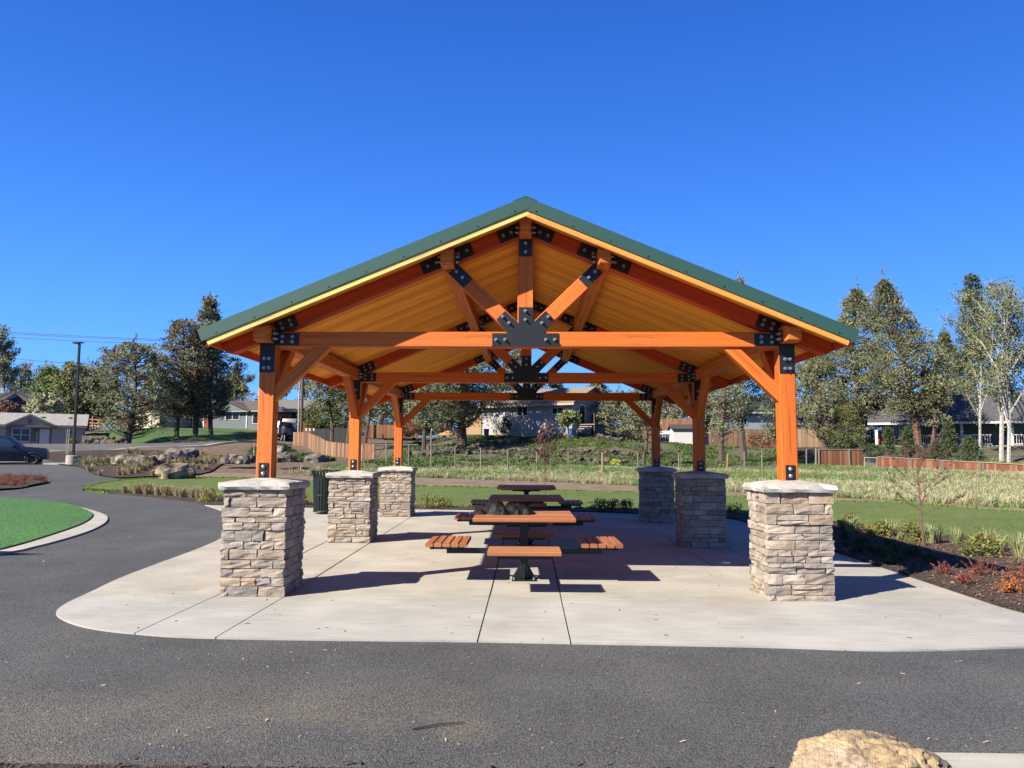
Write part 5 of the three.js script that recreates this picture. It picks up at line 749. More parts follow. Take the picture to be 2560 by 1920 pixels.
{ // pale blue house far behind the right-hand junipers, white shed
  const F = face(1795, 1085, 98, 2175, 1085, 104), t = house('pale blue house far behind the junipers on the right', F), W = siding([.42, .50, .56]), ev = F.hit(1950, 1030)[1]; lp('wall', F.block(0, F.L, -1.5, ev, -8, 0), W, t); gable(t, F, 0, F.L, ev, 1.6, 8, shingle([.05, .085, .075]), W, .5, M.white); for (const [a, b] of [[1850, 1868], [1990, 2008], [2090, 2110]]) windowIn(t, F, a, 1042, b, 1062);
  const S = face(1684, 1116, 78, 1734, 1116, 78), s = house('white garden shed dappled by tree shade beside the middle post', S, 'shed', 'garden_shed'), e2 = S.hit(1700, 1074)[1]; lp('wall', S.block(0, S.L, -.3, e2, -2, 0), siding([.70, .69, .67]), s); gable(s, S, 0, S.L, e2, .4, 2, plain([.06, .05, .045]), siding([.7, .69, .67]), .2);
  const Pl = face(1164, 1079, 77.5, 1203, 1079, 77.5), p = house('plywood shed wall glowing orange in the sun among the junipers', Pl, 'shed', 'garden_shed'), e3 = Pl.hit(1180, 1028)[1]; lp('wall', Pl.block(0, Pl.L, -.3, e3, -1.6, 0), siding([.62, .40, .22]), p); lp('roof', Pl.block(-.2, Pl.L + .2, e3, e3 + .12, -1.8, .2), plain([.2, .17, .14]), p);
  const Ph = face(1648, 1112, 76, 1672, 1112, 76), h2 = house('little white and dark playhouse beside the blue ball', Ph, 'playhouse', 'playhouse'), e4 = Ph.hit(1660, 1088)[1]; lp('wall', Ph.block(0, Ph.L, -.2, e4, -.8, 0), plain([.14, .08, .09]), h2); gable(h2, Ph, 0, Ph.L, e4, .3, .8, plain([.62, .6, .58]), plain([.14, .08, .09]), .1); for (let k = 0; k < 4; k++) lp('post', Ph.block(Ph.L * (k + .5) / 4 - .05, Ph.L * (k + .5) / 4 + .05, 0, e4, .01, .08), M.white, h2);
  const ball = solo('play_ball', new THREE.SphereGeometry(.2, 14, 10), plain([.03, .08, .4], .4), 'blue ball on the grass beside the white shed', 'ball'); ball.position.copy(at(1679, 1109, 76));
}
{ // grey-green house with white porch, right
  const F = face(2186, 1114, 72, 2600, 1114, 66), t = house('grey green house with dark roof and white porch behind the aspens', F), W = siding([.15, .17, .155]), ev = F.hit(2250, 1053)[1], wall = -2.2;
  lp('wall', F.block(.6, F.L, -1, ev, -10, wall), W, t); gable(t, F, 0, F.L, ev, 2.5, 10, shingle([.125, .125, .13]), W, .5, M.white);
  lp('porch_floor', F.block(.2, F.L, -.25, .02, wall, .1), plain([.4, .38, .35]), t);
  for (const u of [2191, 2405, 2530]) { const [s] = F.hit(u, 1090); lp('porch_post', F.block(s - .12, s + .12, 0, ev - .1, -.25, 0), M.white, t); }
  const Fw = { ...F, A: F.P(0, 0, wall), P: (s, y, o = 0) => F.P(s, y, o + wall), block: (a, b, c, d, e, f) => F.block(a, b, c, d, e + wall, f + wall) }; Fw.hit = (u, v) => { const d = at(u, v, 1).sub(EYE), k = Fw.A.clone().sub(EYE).dot(F.n) / d.dot(F.n), p = EYE.clone().addScaledVector(d, k).sub(F.A); return [p.dot(F.e), p.y]; };
  windowIn(t, Fw, 2231, 1063, 2251, 1100, { mull: 0 }); windowIn(t, Fw, 2254, 1063, 2274, 1100, { mull: 0 }); windowIn(t, Fw, 2208, 1066, 2224, 1073, { mull: 0 }); windowIn(t, Fw, 2340, 1070, 2364, 1098); windowIn(t, Fw, 2500, 1066, 2536, 1096);
  const rails = [[2300, 2400], [2405, 2480], [2520, 2600]]; for (const [a, b] of rails) { const s0 = F.hit(a, 1100)[0], s1 = F.hit(b, 1100)[0]; lp('porch_rail', merge([F.block(s0, s1, .92, .99, -.16, -.08), F.block(s0, s1, .1, .17, -.16, -.08)]), M.white, t); for (let s = s0 + .08; s < s1; s += .19) lp('baluster', F.block(s - .02, s + .02, .17, .92, -.14, -.1), M.white, t); }
  const chair = (u, v, l, i) => { const s = F.hit(u, v)[0], c = thing('porch_chair', l, 'chair', F.P(s, .02, -.9).toArray(), .3), m = plain([.46, .07, .07], .6); part('seat', bx(-.28, .36, -.25, .28, .41, .25), m, c); part('backrest', prism(rect(.54, .04), V(0, .42, -.22), V(0, 1.0, -.42), V(0, 0, 1)), m, c); for (const a of [-.25, .25]) for (const b of [-.22, .22]) part('leg', bxy(a - .03, 0, b - .03, a + .03, .36, b + .03), m, c); };
  chair(2350, 1104, 'red chair on the porch between the trunks'); chair(2361, 1104, 'red chair on the porch nearest the green spruce'); chair(2206, 1106, 'red chair beside the left white porch post');
}
// ---------------------------------------------------------------- board fences
function boardFence(label, stops, { w = .145, gap = .008, cols = [[.40, .17, .08], [.48, .23, .115], [.33, .13, .065], [.52, .31, .19], [.27, .12, .075]], cap, posts = 2.4, seed = 1, group = 'board fences round the gardens', postM = plain([.25, .20, .15]), jag = .03 } = {}) {
  const r = rng(seed), p0 = at(stops[0][0], stops[0][2], stops[0][3]), t = thing('board_fence', label, 'fence', p0.toArray(), 0, group), ms = cols.map(c => mat({ color: c, roughness: .9, map: again(tGrain, 1 / 1.5, 1 / .4) }));
  const lo = stops.map(([u, a, b, d]) => at(u, b, d)), hi = stops.map(([u, a, b, d], i) => V(lo[i].x, at(u, a, d).y, lo[i].z)); let acc = 0, next = 0; const shared = {};
  for (let i = 0; i < lo.length - 1; i++) {
    const e = lo[i + 1].clone().sub(lo[i]); e.y = 0; const L = e.length(); e.normalize(); const n = Math.max(1, Math.round(L / (w + gap))), turn = Math.atan2(-e.z, e.x);
    for (let k = 0; k < n; k++) { const f = (k + .5) / n, a = lo[i].clone().lerp(lo[i + 1], f), y1 = lerp(hi[i].y, hi[i + 1].y, f) + r.r(-jag, jag) * .5, y0 = Math.min(a.y, y1 - .3) - .15; const m = part('board', bxy(-w / 2, 0, -.01, w / 2, 1, .01), ms[r.i(ms.length)], t); if (shared.g) m.geometry = shared.g; else shared.g = m.geometry; m.position.set(a.x - p0.x, y0 - p0.y, a.z - p0.z); m.scale.y = y1 - y0; m.rotation.y = turn + r.r(-.02, .02); m.rotation.z = r.r(-.006, .006); }
    const nn = V(-e.z, 0, e.x); for (let s = 0; s < L; s += posts) { const f = s / L, a = lo[i].clone().lerp(lo[i + 1], f), y1 = lerp(hi[i].y, hi[i + 1].y, f); lp('post', bxy(-.05, -.2, -.05, .05, y1 - a.y + .02, .05).translate(a.x + nn.x * (cap ? .08 : -.08), a.y, a.z + nn.z * (cap ? .08 : -.08)), postM, t); }
    lp('rail', merge([.25, .8].map(f => bar(lo[i].clone().lerp(hi[i], f).addScaledVector(nn, -.05), lo[i + 1].clone().lerp(hi[i + 1], f).addScaledVector(nn, -.05), .04, .09))), postM, t);
    if (cap) lp('cap_rail', bar(hi[i].clone().add(V(0, .03, 0)), hi[i + 1].clone().add(V(0, .03, 0)), .14, .045), plain([.36, .30, .24]), t);
  }
  return t;
}
boardFence('weathered cedar fence with a sweeping curved top behind the left posts', [[732.6, 1080.5, 1113, 70], [752, 1080, 1119, 68.5], [770, 1081, 1130, 67], [799, 1093, 1139, 64.5], [818, 1103, 1148, 62.5], [871, 1109.5, 1152, 60], [935, 1110, 1153, 58]], { seed: 2, cols: [[.42, .23, .125], [.50, .30, .18], [.32, .165, .10], [.58, .40, .26], [.22, .125, .085], [.46, .20, .09]], jag: .06 });
boardFence('low red cedar fence left of the small metal gate', [[2047, 1124, 1164, 60], [2158, 1124, 1167, 60]], { seed: 3, cap: true, cols: [[.36, .13, .06], [.43, .18, .085], [.29, .10, .05], [.47, .24, .13]] });
boardFence('long low red cedar fence with grey cap rail at the right edge', [[2195, 1143, 1174, 58], [2280, 1147, 1177, 56], [2359, 1152, 1180, 54], [2460, 1157, 1185, 52], [2600, 1164, 1192, 49.6]], { seed: 4, cap: true, cols: [[.36, .12, .055], [.43, .17, .08], [.29, .095, .05], [.49, .25, .13], [.38, .11, .06]] });
boardFence('orange board fence under the trees right of the white shed', [[1775, 1074, 1117, 80], [1850, 1073, 1117, 80], [1945, 1073, 1117, 80]], { seed: 5, cols: [[.34, .20, .13], [.42, .25, .16], [.27, .165, .115], [.50, .30, .18]] });
boardFence('tall sunlit board fence above the shed', [[1584, 1048, 1102, 86], [1735, 1046, 1102, 86]], { seed: 6, cols: [[.55, .26, .12], [.62, .33, .17], [.5, .22, .1]] });
boardFence('tan board fence behind the green conifer', [[1985, 1072, 1120, 79], [2112, 1073, 1120, 78]], { seed: 7, cols: [[.56, .38, .22], [.62, .44, .27], [.48, .30, .18]] });
boardFence('grey board fence left of the white porch', [[2125, 1075, 1114, 81], [2250, 1075, 1114, 79]], { seed: 8, cols: [[.33, .27, .23], [.37, .31, .26], [.29, .24, .2]] });
boardFence('grey board fence beside the beige house', [[204, 1089, 1121, 79.5], [264, 1089, 1121, 79]], { seed: 9, cols: [[.20, .165, .15], [.24, .20, .18], [.17, .14, .13]] });
boardFence('dark stained board fence behind the curved cedar fence', [[778, 1072, 1104, 73], [872, 1070, 1110, 71]], { seed: 10, cols: [[.035, .045, .04], [.045, .05, .045], [.03, .035, .032]] });
boardFence('brown board fence half hidden by the leaning junipers', [[918, 1062, 1092, 82], [1046, 1062, 1090, 80]], { seed: 11, cols: [[.34, .15, .07], [.26, .12, .06], [.40, .2, .1]] });
boardFence('reddish low board fence under the round green tree', [[755, 1054, 1080, 80], [800, 1056, 1078, 79]], { seed: 12, cols: [[.30, .10, .06], [.25, .09, .06], [.35, .15, .09]] });
boardFence('board fence patch left of the cream house', [[290, 1038, 1066, 96], [342, 1038, 1066, 95]], { seed: 13, cols: [[.42, .24, .12], [.35, .2, .11]] });
{ // rail fence, wire fence, gate
  const t = thing('rail_fence', 'light orange split rail fence below the big juniper', 'fence', at(198, 1066, 90).toArray()), m = plain([.55, .29, .14]); const U = [196, 214, 232, 246, 266]; for (const u of U) lp('post', rod(at(u, 1070, 90), at(u, 1040 + (u > 240 ? 8 : 0), 90), .1, 6), m, t); for (let i = 0; i < 4; i++) for (const v of [1047, 1056, 1063]) lp('rail', rod(at(U[i], v + i, 90), at(U[i + 1], v + i + 1, 90), .07, 5), m, t);
  const w = thing('wire_fence', 'wire fence on thin wooden posts across the meadow', 'fence', spot(1270, 1181, 44).toArray()), cols = [plain([.22, .19, .16]), plain([.28, .23, .18]), plain([.40, .25, .14])];
  const P = [[936, 1110, 1153, 56, .06], [966, 1107, 1157, 50, .05], [1022, 1113, 1158, 48, .045], [1078, 1077, 1162, 47, .045], [1138, 1118, 1170, 46, .045], [1202, 1120, 1175, 45, .045], [1270, 1122, 1182, 44, .05], [1342, 1129, 1185, 43.5, .04], [1421, 1128, 1190, 43, .045], [1506, 1131, 1190, 43.5, .065], [1595, 1131, 1182, 46, .05], [1697, 1136, 1180, 49, .05], [1703, 1137, 1180, 49, .035], [1816, 1134, 1182, 49, .05, 4], [1861, 1129, 1185, 49, .045], [1905, 1128, 1182, 49.5, .045], [2016, 1122, 1166, 58, .055], [2040, 1121, 1165, 59, .08]];
  const tops = []; P.forEach(([u, a, b, d, rr, le], i) => { const A = at(u, b, d), B = at(u + (le ?? 0), a, d); lp('post', rod(A.clone().add(V(0, -.3, 0)), B, rr, 7), i === 9 || i === 13 ? cols[2] : cols[i % 2], w); if (i !== 12) tops.push([A, B]); });
  for (const f of [.35, .65, .92]) { const g = []; for (let i = 1; i < tops.length - 1; i++) g.push(rod(tops[i][0].clone().lerp(V(tops[i][1].x, Math.min(tops[i][1].y, tops[i][0].y + 1.3), tops[i][1].z), f), tops[i + 1][0].clone().lerp(V(tops[i + 1][1].x, Math.min(tops[i + 1][1].y, tops[i + 1][0].y + 1.3), tops[i + 1][1].z), f), .004, 4)); lp('wire', merge(g), plain([.25, .25, .25], .5, .6), w); }
  lp('brace', rod(at(938, 1152, 55), at(963, 1112, 50), .04, 6), cols[0], w); lp('top_rail', rod(at(936, 1113, 56), at(1046, 1112, 56), .05, 6), cols[0], w);
  const q = face(2161, 1171, 59, 2193, 1173, 58.5), gt = thing('garden_gate', 'small square grey metal gate between the red fences', 'gate', q.A.toArray()); const top = q.hit(2175, 1143)[1], mm = plain([.42, .42, .41], .5, .5); lp('gate_frame', merge([q.block(0, .05, 0, top, 0, .05), q.block(q.L - .05, q.L, 0, top, 0, .05), q.block(.05, q.L - .05, top - .05, top, 0, .05), q.block(.05, q.L - .05, 0, .05, 0, .05)]), mm, gt); for (let i = 1; i < 8; i++) { lp('gate_wire', q.block(q.L * i / 8 - .006, q.L * i / 8 + .006, .05, top - .05, .02, .03), mm, gt); }
}
// ---------------------------------------------------------------- trees
const junSpec = [
  // u, base v, depth, top v, half-width px, seed, label, extra
  [321, 1111, 76, 858, 98, 1, 'broad grey green juniper with thick trunk at the kerb', { prof: k => Math.pow(Math.sin(Math.PI * Math.min(1, k * .86 + .12)), .55), clear: 1.3, tr: .42, boughs: 210, spr: 66, lean: [.4, 0] }],
  [447, 1090, 82, 796, 72, 2, 'brown tinged juniper left of the tallest one', { prof: k => Math.pow(Math.sin(Math.PI * Math.min(1, k * .86 + .12)), .55), spikes: 9, clear: 1.9, brown: .5, boughs: 170, tr: .3 }],
  [492, 1087, 84, 737, 78, 3, 'tallest juniper on the lawn bank with thin spire', { clear: 1.6, boughs: 210, prof: k => Math.min(1, k * 5 + .35) * Math.pow(1 - k * .97, .75), tr: .32, lean: [.8, 0], spikes: 7 }],
  [526, 1086, 86, 800, 58, 4, 'juniper right behind the tallest one', { prof: k => Math.pow(Math.sin(Math.PI * Math.min(1, k * .86 + .12)), .55), clear: 1.6, boughs: 100, tr: .28 }],
  [58, 1062, 112, 925, 36, 5, 'dark juniper behind the navy house', { clear: .5, boughs: 80 }],
  [823, 1102, 68, 905, 54, 6, 'juniper with bare reddish trunk behind the left front post', { clear: 2.9, boughs: 90, tr: .17, bark: 'bark', dead: 8 }],
  [868, 1103, 67, 912, 38, 7, 'slim juniper beside the left middle post', { clear: 2.4, boughs: 60, tr: .2 }],
  [917, 1109, 74, 900, 48, 8, 'juniper between the left middle and rear posts', { clear: 2.6, boughs: 75, tr: .19 }],
  [1068, 1138, 62, 820, 72, 9, 'juniper leaning beside the rear left post', { clear: 2.5, boughs: 150, tr: .2, lean: [-.5, 0], dead: 8 }],
  [1161, 1122, 68, 715, 122, 10, 'big juniper with thick pale trunk left of the grey house', { clear: 1.9, boughs: 330, spr: 70, tr: .42 }],
  [1290, 1085, 96, 866, 74, 11, 'tall juniper behind the grey house roof', { clear: 2, boughs: 130 }],
  [1385, 1085, 100, 938, 50, 12, 'juniper top showing above the grey house', { clear: 1.5, boughs: 70 }],
  [1500, 1085, 98, 945, 60, 13, 'juniper behind the grey house on its right', { clear: 1.5, boughs: 80 }],
  [1556, 1110, 72, 985, 62, 14, 'dense round juniper bushy to the ground right of the deck', { clear: .15, boughs: 150, tr: .22, prof: k => Math.sqrt(Math.max(0, 1 - (k * 1.5 - .55) ** 2)), dead: 6 }],
  [1614, 1163, 54, 985, 42, 15, 'juniper with leaning reddish trunk at the rear right pillar', { clear: 2.3, boughs: 55, tr: .15, lean: [-.35, 0], dead: 6 }],
  [1813, 1158, 58, 790, 52, 16, 'juniper with pale stout trunk between the right posts', { clear: 2.0, boughs: 105, tr: .24, lean: [-.25, 0], dead: 12, spr: 45 }],
  [1866, 1153, 62, 688, 74, 17, 'very tall open juniper with dead branches behind the roof edge', { clear: 3.2, boughs: 150, tr: .3, lean: [-.6, 0], dead: 18, spr: 46 }],
  [1945, 1130, 72, 930, 40, 18, 'juniper just left of the right front post', { clear: 1.6, boughs: 55 }],
  [2150, 1088, 75, 712, 108, 19, 'tall juniper right of the roof with low spreading limbs', { clear: .8, boughs: 330, spr: 62, tr: .36, lean: [.1, 0] }],
  [2062, 1096, 78, 850, 66, 20, 'lower wide juniper limb mass beside the right front post', { clear: .4, boughs: 140 }],
  [2294, 1106, 66, 692, 100, 21, 'tallest juniper on the right with red twisted trunk', { clear: 2.2, boughs: 320, spr: 62, tr: .34, lean: [-2.2, 0], bark: 'red' }],
  [2335, 1132, 64, 925, 44, 22, 'small juniper with slanted red trunk before the porch', { clear: 2.2, boughs: 55, tr: .16, lean: [-.2, 0], bark: 'red' }],
  [2368, 1100, 86, 822, 60, 23, 'juniper half hidden behind the aspens', { clear: .5, boughs: 150 }],
  [955, 1095, 92, 930, 60, 25, 'dark juniper mass behind the rear left post', { clear: 0, prof: k => Math.sqrt(Math.max(0, 1 - (k * 1.25 - .25) ** 2)), boughs: 143 }],
  [1030, 1093, 96, 915, 70, 26, 'broad juniper far behind the leaning one', { clear: 0, prof: k => Math.sqrt(Math.max(0, 1 - (k * 1.25 - .25) ** 2)), boughs: 169 }],
  [1110, 1093, 94, 900, 70, 27, 'juniper far behind the big pale trunked one', { clear: 0, prof: k => Math.sqrt(Math.max(0, 1 - (k * 1.25 - .25) ** 2)), boughs: 169 }],
  [1660, 1095, 96, 935, 66, 28, 'juniper behind the tall sunlit fence', { clear: 0, prof: k => Math.sqrt(Math.max(0, 1 - (k * 1.25 - .25) ** 2)), boughs: 156 }],
  [1740, 1095, 100, 925, 60, 29, 'juniper behind the white garden shed', { clear: 0, prof: k => Math.sqrt(Math.max(0, 1 - (k * 1.25 - .25) ** 2)), boughs: 143 }],
  [870, 1090, 98, 935, 60, 30, 'juniper far behind the left middle post', { clear: 0, prof: k => Math.sqrt(Math.max(0, 1 - (k * 1.25 - .25) ** 2)), boughs: 130 }],
  [2020, 1098, 90, 900, 60, 31, 'juniper behind the tan fence', { clear: 0, prof: k => Math.sqrt(Math.max(0, 1 - (k * 1.25 - .25) ** 2)), boughs: 143 }],
  [390, 1076, 104, 930, 60, 32, 'juniper behind the cream house', { clear: 0, prof: k => Math.sqrt(Math.max(0, 1 - (k * 1.25 - .25) ** 2)), boughs: 130 }],
  [2440, 1100, 82, 678, 62, 24, 'tall conical green conifer behind the white aspens', { clear: .6, boughs: 190, spikes: 8, prof: k => .16 + .95 * (1 - k), col: [.135, .165, .07], col2: [.06, .08, .04] }],
];
const redBark = mat({ color: [.30, .16, .105], roughness: 1, map: again(tBark, 2, .5), bumpMap: again(tBark, 2, .5), bumpScale: .03 });
for (const [u, v, d, top, hw, seed, label, o] of junSpec) { const b = at(u, v, d), h = (v - top) / FOCAL * d; const oo = { ...o }; if (oo.bark === 'red') oo.bark = redBark; else delete oo.bark; juniper(label, b, { seed: seed * 131 + 7, h, r: hw / FOCAL * d, bough: 1.0 * clamp(h / 11, .6, 1.15), leaf: clamp(d / 72, .85, 1.3), ...oo }); }
{ // the far wooded rise behind the houses, one mass
  const r = rng(66), L = Leaves(); for (let i = 0; i < 2300; i++) { const u = r.r(150, 2300), d = r.r(106, 128), hh = 3.2 + 3.4 * vnoise(u * .018, 3.3) + 1.5 * vnoise(u * .06, 9), b = at(u, 1100, d), y = b.y - 3 + r() * (hh + 3), tone = mix3(JUN.dark, JUN.light, r()), k0 = .8 + .3 * vnoise(u * .03, 5); for (let j = 0; j < 34; j++) { const dd = rdir(r, .3), q = Math.pow(r(), .45), cc = r.r(.7, 1.25) * k0, w = r.r(.25, .5); leafTri(L, b.x + dd[0] * q, y + dd[1] * q * .8, b.z + dd[2] * q, dd[0] * .6, dd[1] * .5 + .4, dd[2] * .6, w, w * .35, tone.map(v => v * cc), r); } }
  solo('distant_trees', leafGeo(L), M.leaf, 'far belt of dark junipers closing the view behind the houses', 'trees', null, 'stuff');
}
// broadleaf trees
const GR = [.165, .215, .055], GR2 = [.085, .115, .035];
for (const [u, v, d, top, hw, seed, label, col, col2] of [[122, 1062, 100, 922, 40, 1, 'bright green leafy tree left of the lamp post', [.25, .34, .09], [.12, .17, .05]], [182, 1062, 98, 908, 46, 2, 'olive green leafy tree behind the lamp post', [.28, .30, .10], [.14, .16, .06]], [245, 1064, 99, 925, 42, 3, 'green leafy tree right of the lamp post', [.24, .28, .09], [.12, .14, .055]]])
  bush('leafy_tree', label, 'tree', at(u, v, d), { seed: 900 + seed, h: (v - top) / FOCAL * d, r: hw / FOCAL * d, clumps: 150, per: 62, clump: .85, leaf: .34, fat: .4, col, col2, tr: .12, prof: k => Math.sqrt(Math.max(0, 1 - (k * 1.75 - .8) ** 2)), group: 'leafy green trees behind the beige house' });
bush('blossom_tree', 'small tree covered in white blossom above the beige roof', 'tree', at(107, 1062, 90), { seed: 911, h: 3.7, r: 1.9, clumps: 85, per: 46, clump: .42, leaf: .26, fat: .6, col: [.62, .62, .38], col2: [.26, .30, .14], tr: .07 });
bush('red_leaf_tree', 'rusty brown leafed tree at the left edge above the roof', 'tree', at(14, 1056, 88), { seed: 912, h: 2.3, r: 1.3, clumps: 50, per: 34, clump: .45, leaf: .24, fat: .5, col: [.25, .135, .09], col2: [.13, .08, .06], tr: .07 });
bush('round_green_tree', 'low round bright green tree behind the curved cedar fence', 'tree', at(806, 1075, 78), { seed: 913, h: 2.6, r: 2.1, clumps: 110, per: 50, clump: .5, leaf: .22, fat: .3, col: [.20, .23, .05], col2: [.09, .12, .035], tr: .08, prof: k => Math.sqrt(Math.max(0, 1 - (k * 1.6 - .7) ** 2)) });
forkTree('leafy_tree', 'small light green tree in front of the grey house', 'tree', at(1421, 1093, 68), { seed: 31, h: 3.4, tr: .09, stem: .52, levels: 3, kids0: 6, kids: 3, from: .45, angle: .95, rise: .1, shrink: .62, leafLev: 2, leaves: 17, leaf: .24, spread: .34, col: [.22, .27, .07], col2: [.11, .15, .045] });
// aspens at right: white trunks, thin foliage
for (const [u, v, d, top, seed, label, lean, k] of [[2503, 1157, 56, 735, 41, 'main white trunked aspen with forked limbs at right', -.05, 1], [2450, 1138, 60, 800, 42, 'slim white aspen bending left of the main one', -.09, .62], [2521, 1160, 55, 770, 43, 'white aspen close right of the main trunk', .03, .8], [2572, 1150, 58, 790, 44, 'aspen at the right edge of the view', .02, .9]])
  forkTree('aspen_tree', label, 'tree', at(u, v, d), { seed, h: (v - top) / FOCAL * d, tr: .17 * k, stem: .95, levels: 3, kids0: 15, kids: 4, from: .22, angle: .72, rise: .35, shrink: .34, leafLev: 1, leaves: 18, leaf: .15, spread: .5, twig: .014, wig: .07, lean, col: [.24, .27, .10], col2: [.14, .165, .065], bark: M.barkPale, group: 'white trunked aspens before the porch' });
forkTree('aspen_tree', 'tall pale aspen with bare trunk at the far left', 'tree', at(10, 1062, 112), { seed: 45, h: 12.4, tr: .2, stem: .95, levels: 3, kids0: 16, kids: 4, from: .25, angle: .6, rise: .4, shrink: .32, leafLev: 1, leaves: 26, leaf: .26, spread: .55, twig: .03, wig: .05, col: [.33, .36, .22], col2: [.22, .24, .15], bark: M.barkPale });
for (const [u, v, d, top, seed, label, c] of [[602, 1065, 125, 900, 51, 'pale budding cottonwood behind the grey blue house', [.30, .30, .13]], [566, 1065, 128, 925, 52, 'thin budding cottonwood left of the pale one', [.30, .30, .15]], [690, 1060, 125, 915, 53, 'budding cottonwood seen beside the left front post', [.33, .34, .12]], [765, 1060, 128, 880, 54, 'yellow green cottonwood behind the wooden utility pole', [.34, .36, .12]], [280, 1062, 118, 838, 55, 'bare pinkish poplar behind the broad juniper', [.30, .22, .2]], [75, 1062, 120, 890, 56, 'bare twiggy tree right of the pale aspen', [.25, .22, .18]]])
  forkTree('cottonwood_tree', label, 'tree', at(u, v, d), { seed, h: (v - top) / FOCAL * d, tr: .24, stem: .62, levels: 4, kids0: 8, kids: 4, from: .25, angle: .55, rise: .3, shrink: .55, leafLev: 3, leaves: seed > 54 ? 2 : 7, leaf: .26, spread: .4, twig: .022, col: c, col2: c.map(x => x * .6), group: 'budding cottonwoods far behind the houses' });
forkTree('bare_tree', 'bare young tree outside the left edge of the view', 'tree', V(-24.2, H(-24, -18), -17.4), { seed: 58, h: 4.6, tr: .05, stem: .6, levels: 3, kids0: 7, kids: 3, from: .35, angle: .6, rise: .3, shrink: .5, leafLev: 3, leaves: 3, leaf: .08, spread: .12, col: [.2, .1, .08], col2: [.12, .07, .06] });
// conifers and shrubs before the right-hand house
const cone = k => 1.02 - k * .95;
bush('conifer_bush', 'tall yellow green conifer before the tan fence', 'shrub', at(2118, 1120, 69), { seed: 920, h: 3.7, r: 1.5, clumps: 110, per: 52, clump: .4, leaf: .2, fat: .25, col: [.20, .20, .045], col2: [.085, .095, .03], tr: .06, prof: k => Math.sqrt(Math.max(.02, 1 - (k * 1.35 - .4) ** 2)) });
for (const [u, v, d, w, h, seed, l] of [[2222, 1142, 62, .55, 2.3, 1, 'slim young spruce left of the red trunk'], [2272, 1146, 61, 1.0, 2.5, 2, 'broad young spruce behind the long cedar fence'], [2375, 1148, 60, .85, 3.0, 3, 'tall young spruce before the red chairs'], [2425, 1158, 58, 1.2, 1.9, 4, 'wide low spruce beside the bending aspen'], [2340, 1156, 58, .9, 1.5, 5, 'low green spruce behind the cap rail']]) bush('young_spruce', l, 'conifer', at(u, v, d), { seed: 930 + seed, h, r: w, clumps: 80, per: 44, clump: .3, leaf: .17, fat: .25, col: [.105, .145, .045], col2: [.045, .07, .03], tr: .04, prof: cone, group: 'young spruces behind the cedar fence' });
bush('hedge_bush', 'low dark green hedge behind the metal gate', 'shrub', at(2178, 1142, 63), { seed: 940, h: .95, r: 1.0, clumps: 60, per: 40, clump: .22, leaf: .13, fat: .4, col: [.08, .14, .04], col2: [.035, .06, .025], tr: .03 });
bush('leafy_bush', 'green bush spreading under the tall conifer', 'shrub', at(2105, 1122, 66), { seed: 941, h: 1.5, r: 1.7, clumps: 70, per: 40, clump: .32, leaf: .17, fat: .35, col: [.13, .18, .05], col2: [.06, .085, .03], tr: .03 });
bush('forsythia_bush', 'small bright yellow bush on the grass terrace', 'shrub', at(1539, 1166, 53), { seed: 942, h: .42, r: .32, clumps: 34, per: 34, clump: .12, leaf: .08, fat: .5, col: [.72, .72, .10], col2: [.42, .45, .05], tr: .015 });
bush('leafy_bush', 'green bush at the foot of the beige house by the lamp post', 'shrub', at(178, 1121, 78), { seed: 943, h: .9, r: .75, clumps: 40, per: 34, clump: .25, leaf: .15, fat: .4, col: [.16, .22, .04], col2: [.06, .09, .03], tr: .02 });
bush('leafy_bush', 'dark shrub on the patio by the white door', 'shrub', at(1263, 1084, 73), { seed: 944, h: 1.6, r: .5, clumps: 40, per: 30, clump: .22, leaf: .14, fat: .4, col: [.045, .07, .035], col2: [.02, .035, .02], tr: .02 });
bush('brown_bush', 'rusty brown hedge left of the leaning juniper', 'shrub', at(1022, 1091, 74), { seed: 945, h: 1.7, r: 1.3, clumps: 70, per: 34, clump: .3, leaf: .16, fat: .5, col: [.33, .15, .06], col2: [.15, .075, .035], tr: .03, group: 'rusty brown hedges' });
bush('brown_bush', 'rusty brown hedge against the orange fence', 'shrub', at(1905, 1117, 77), { seed: 946, h: 1.3, r: 1.5, clumps: 60, per: 34, clump: .3, leaf: .16, fat: .5, col: [.33, .16, .08], col2: [.16, .085, .045], tr: .03, group: 'rusty brown hedges' });
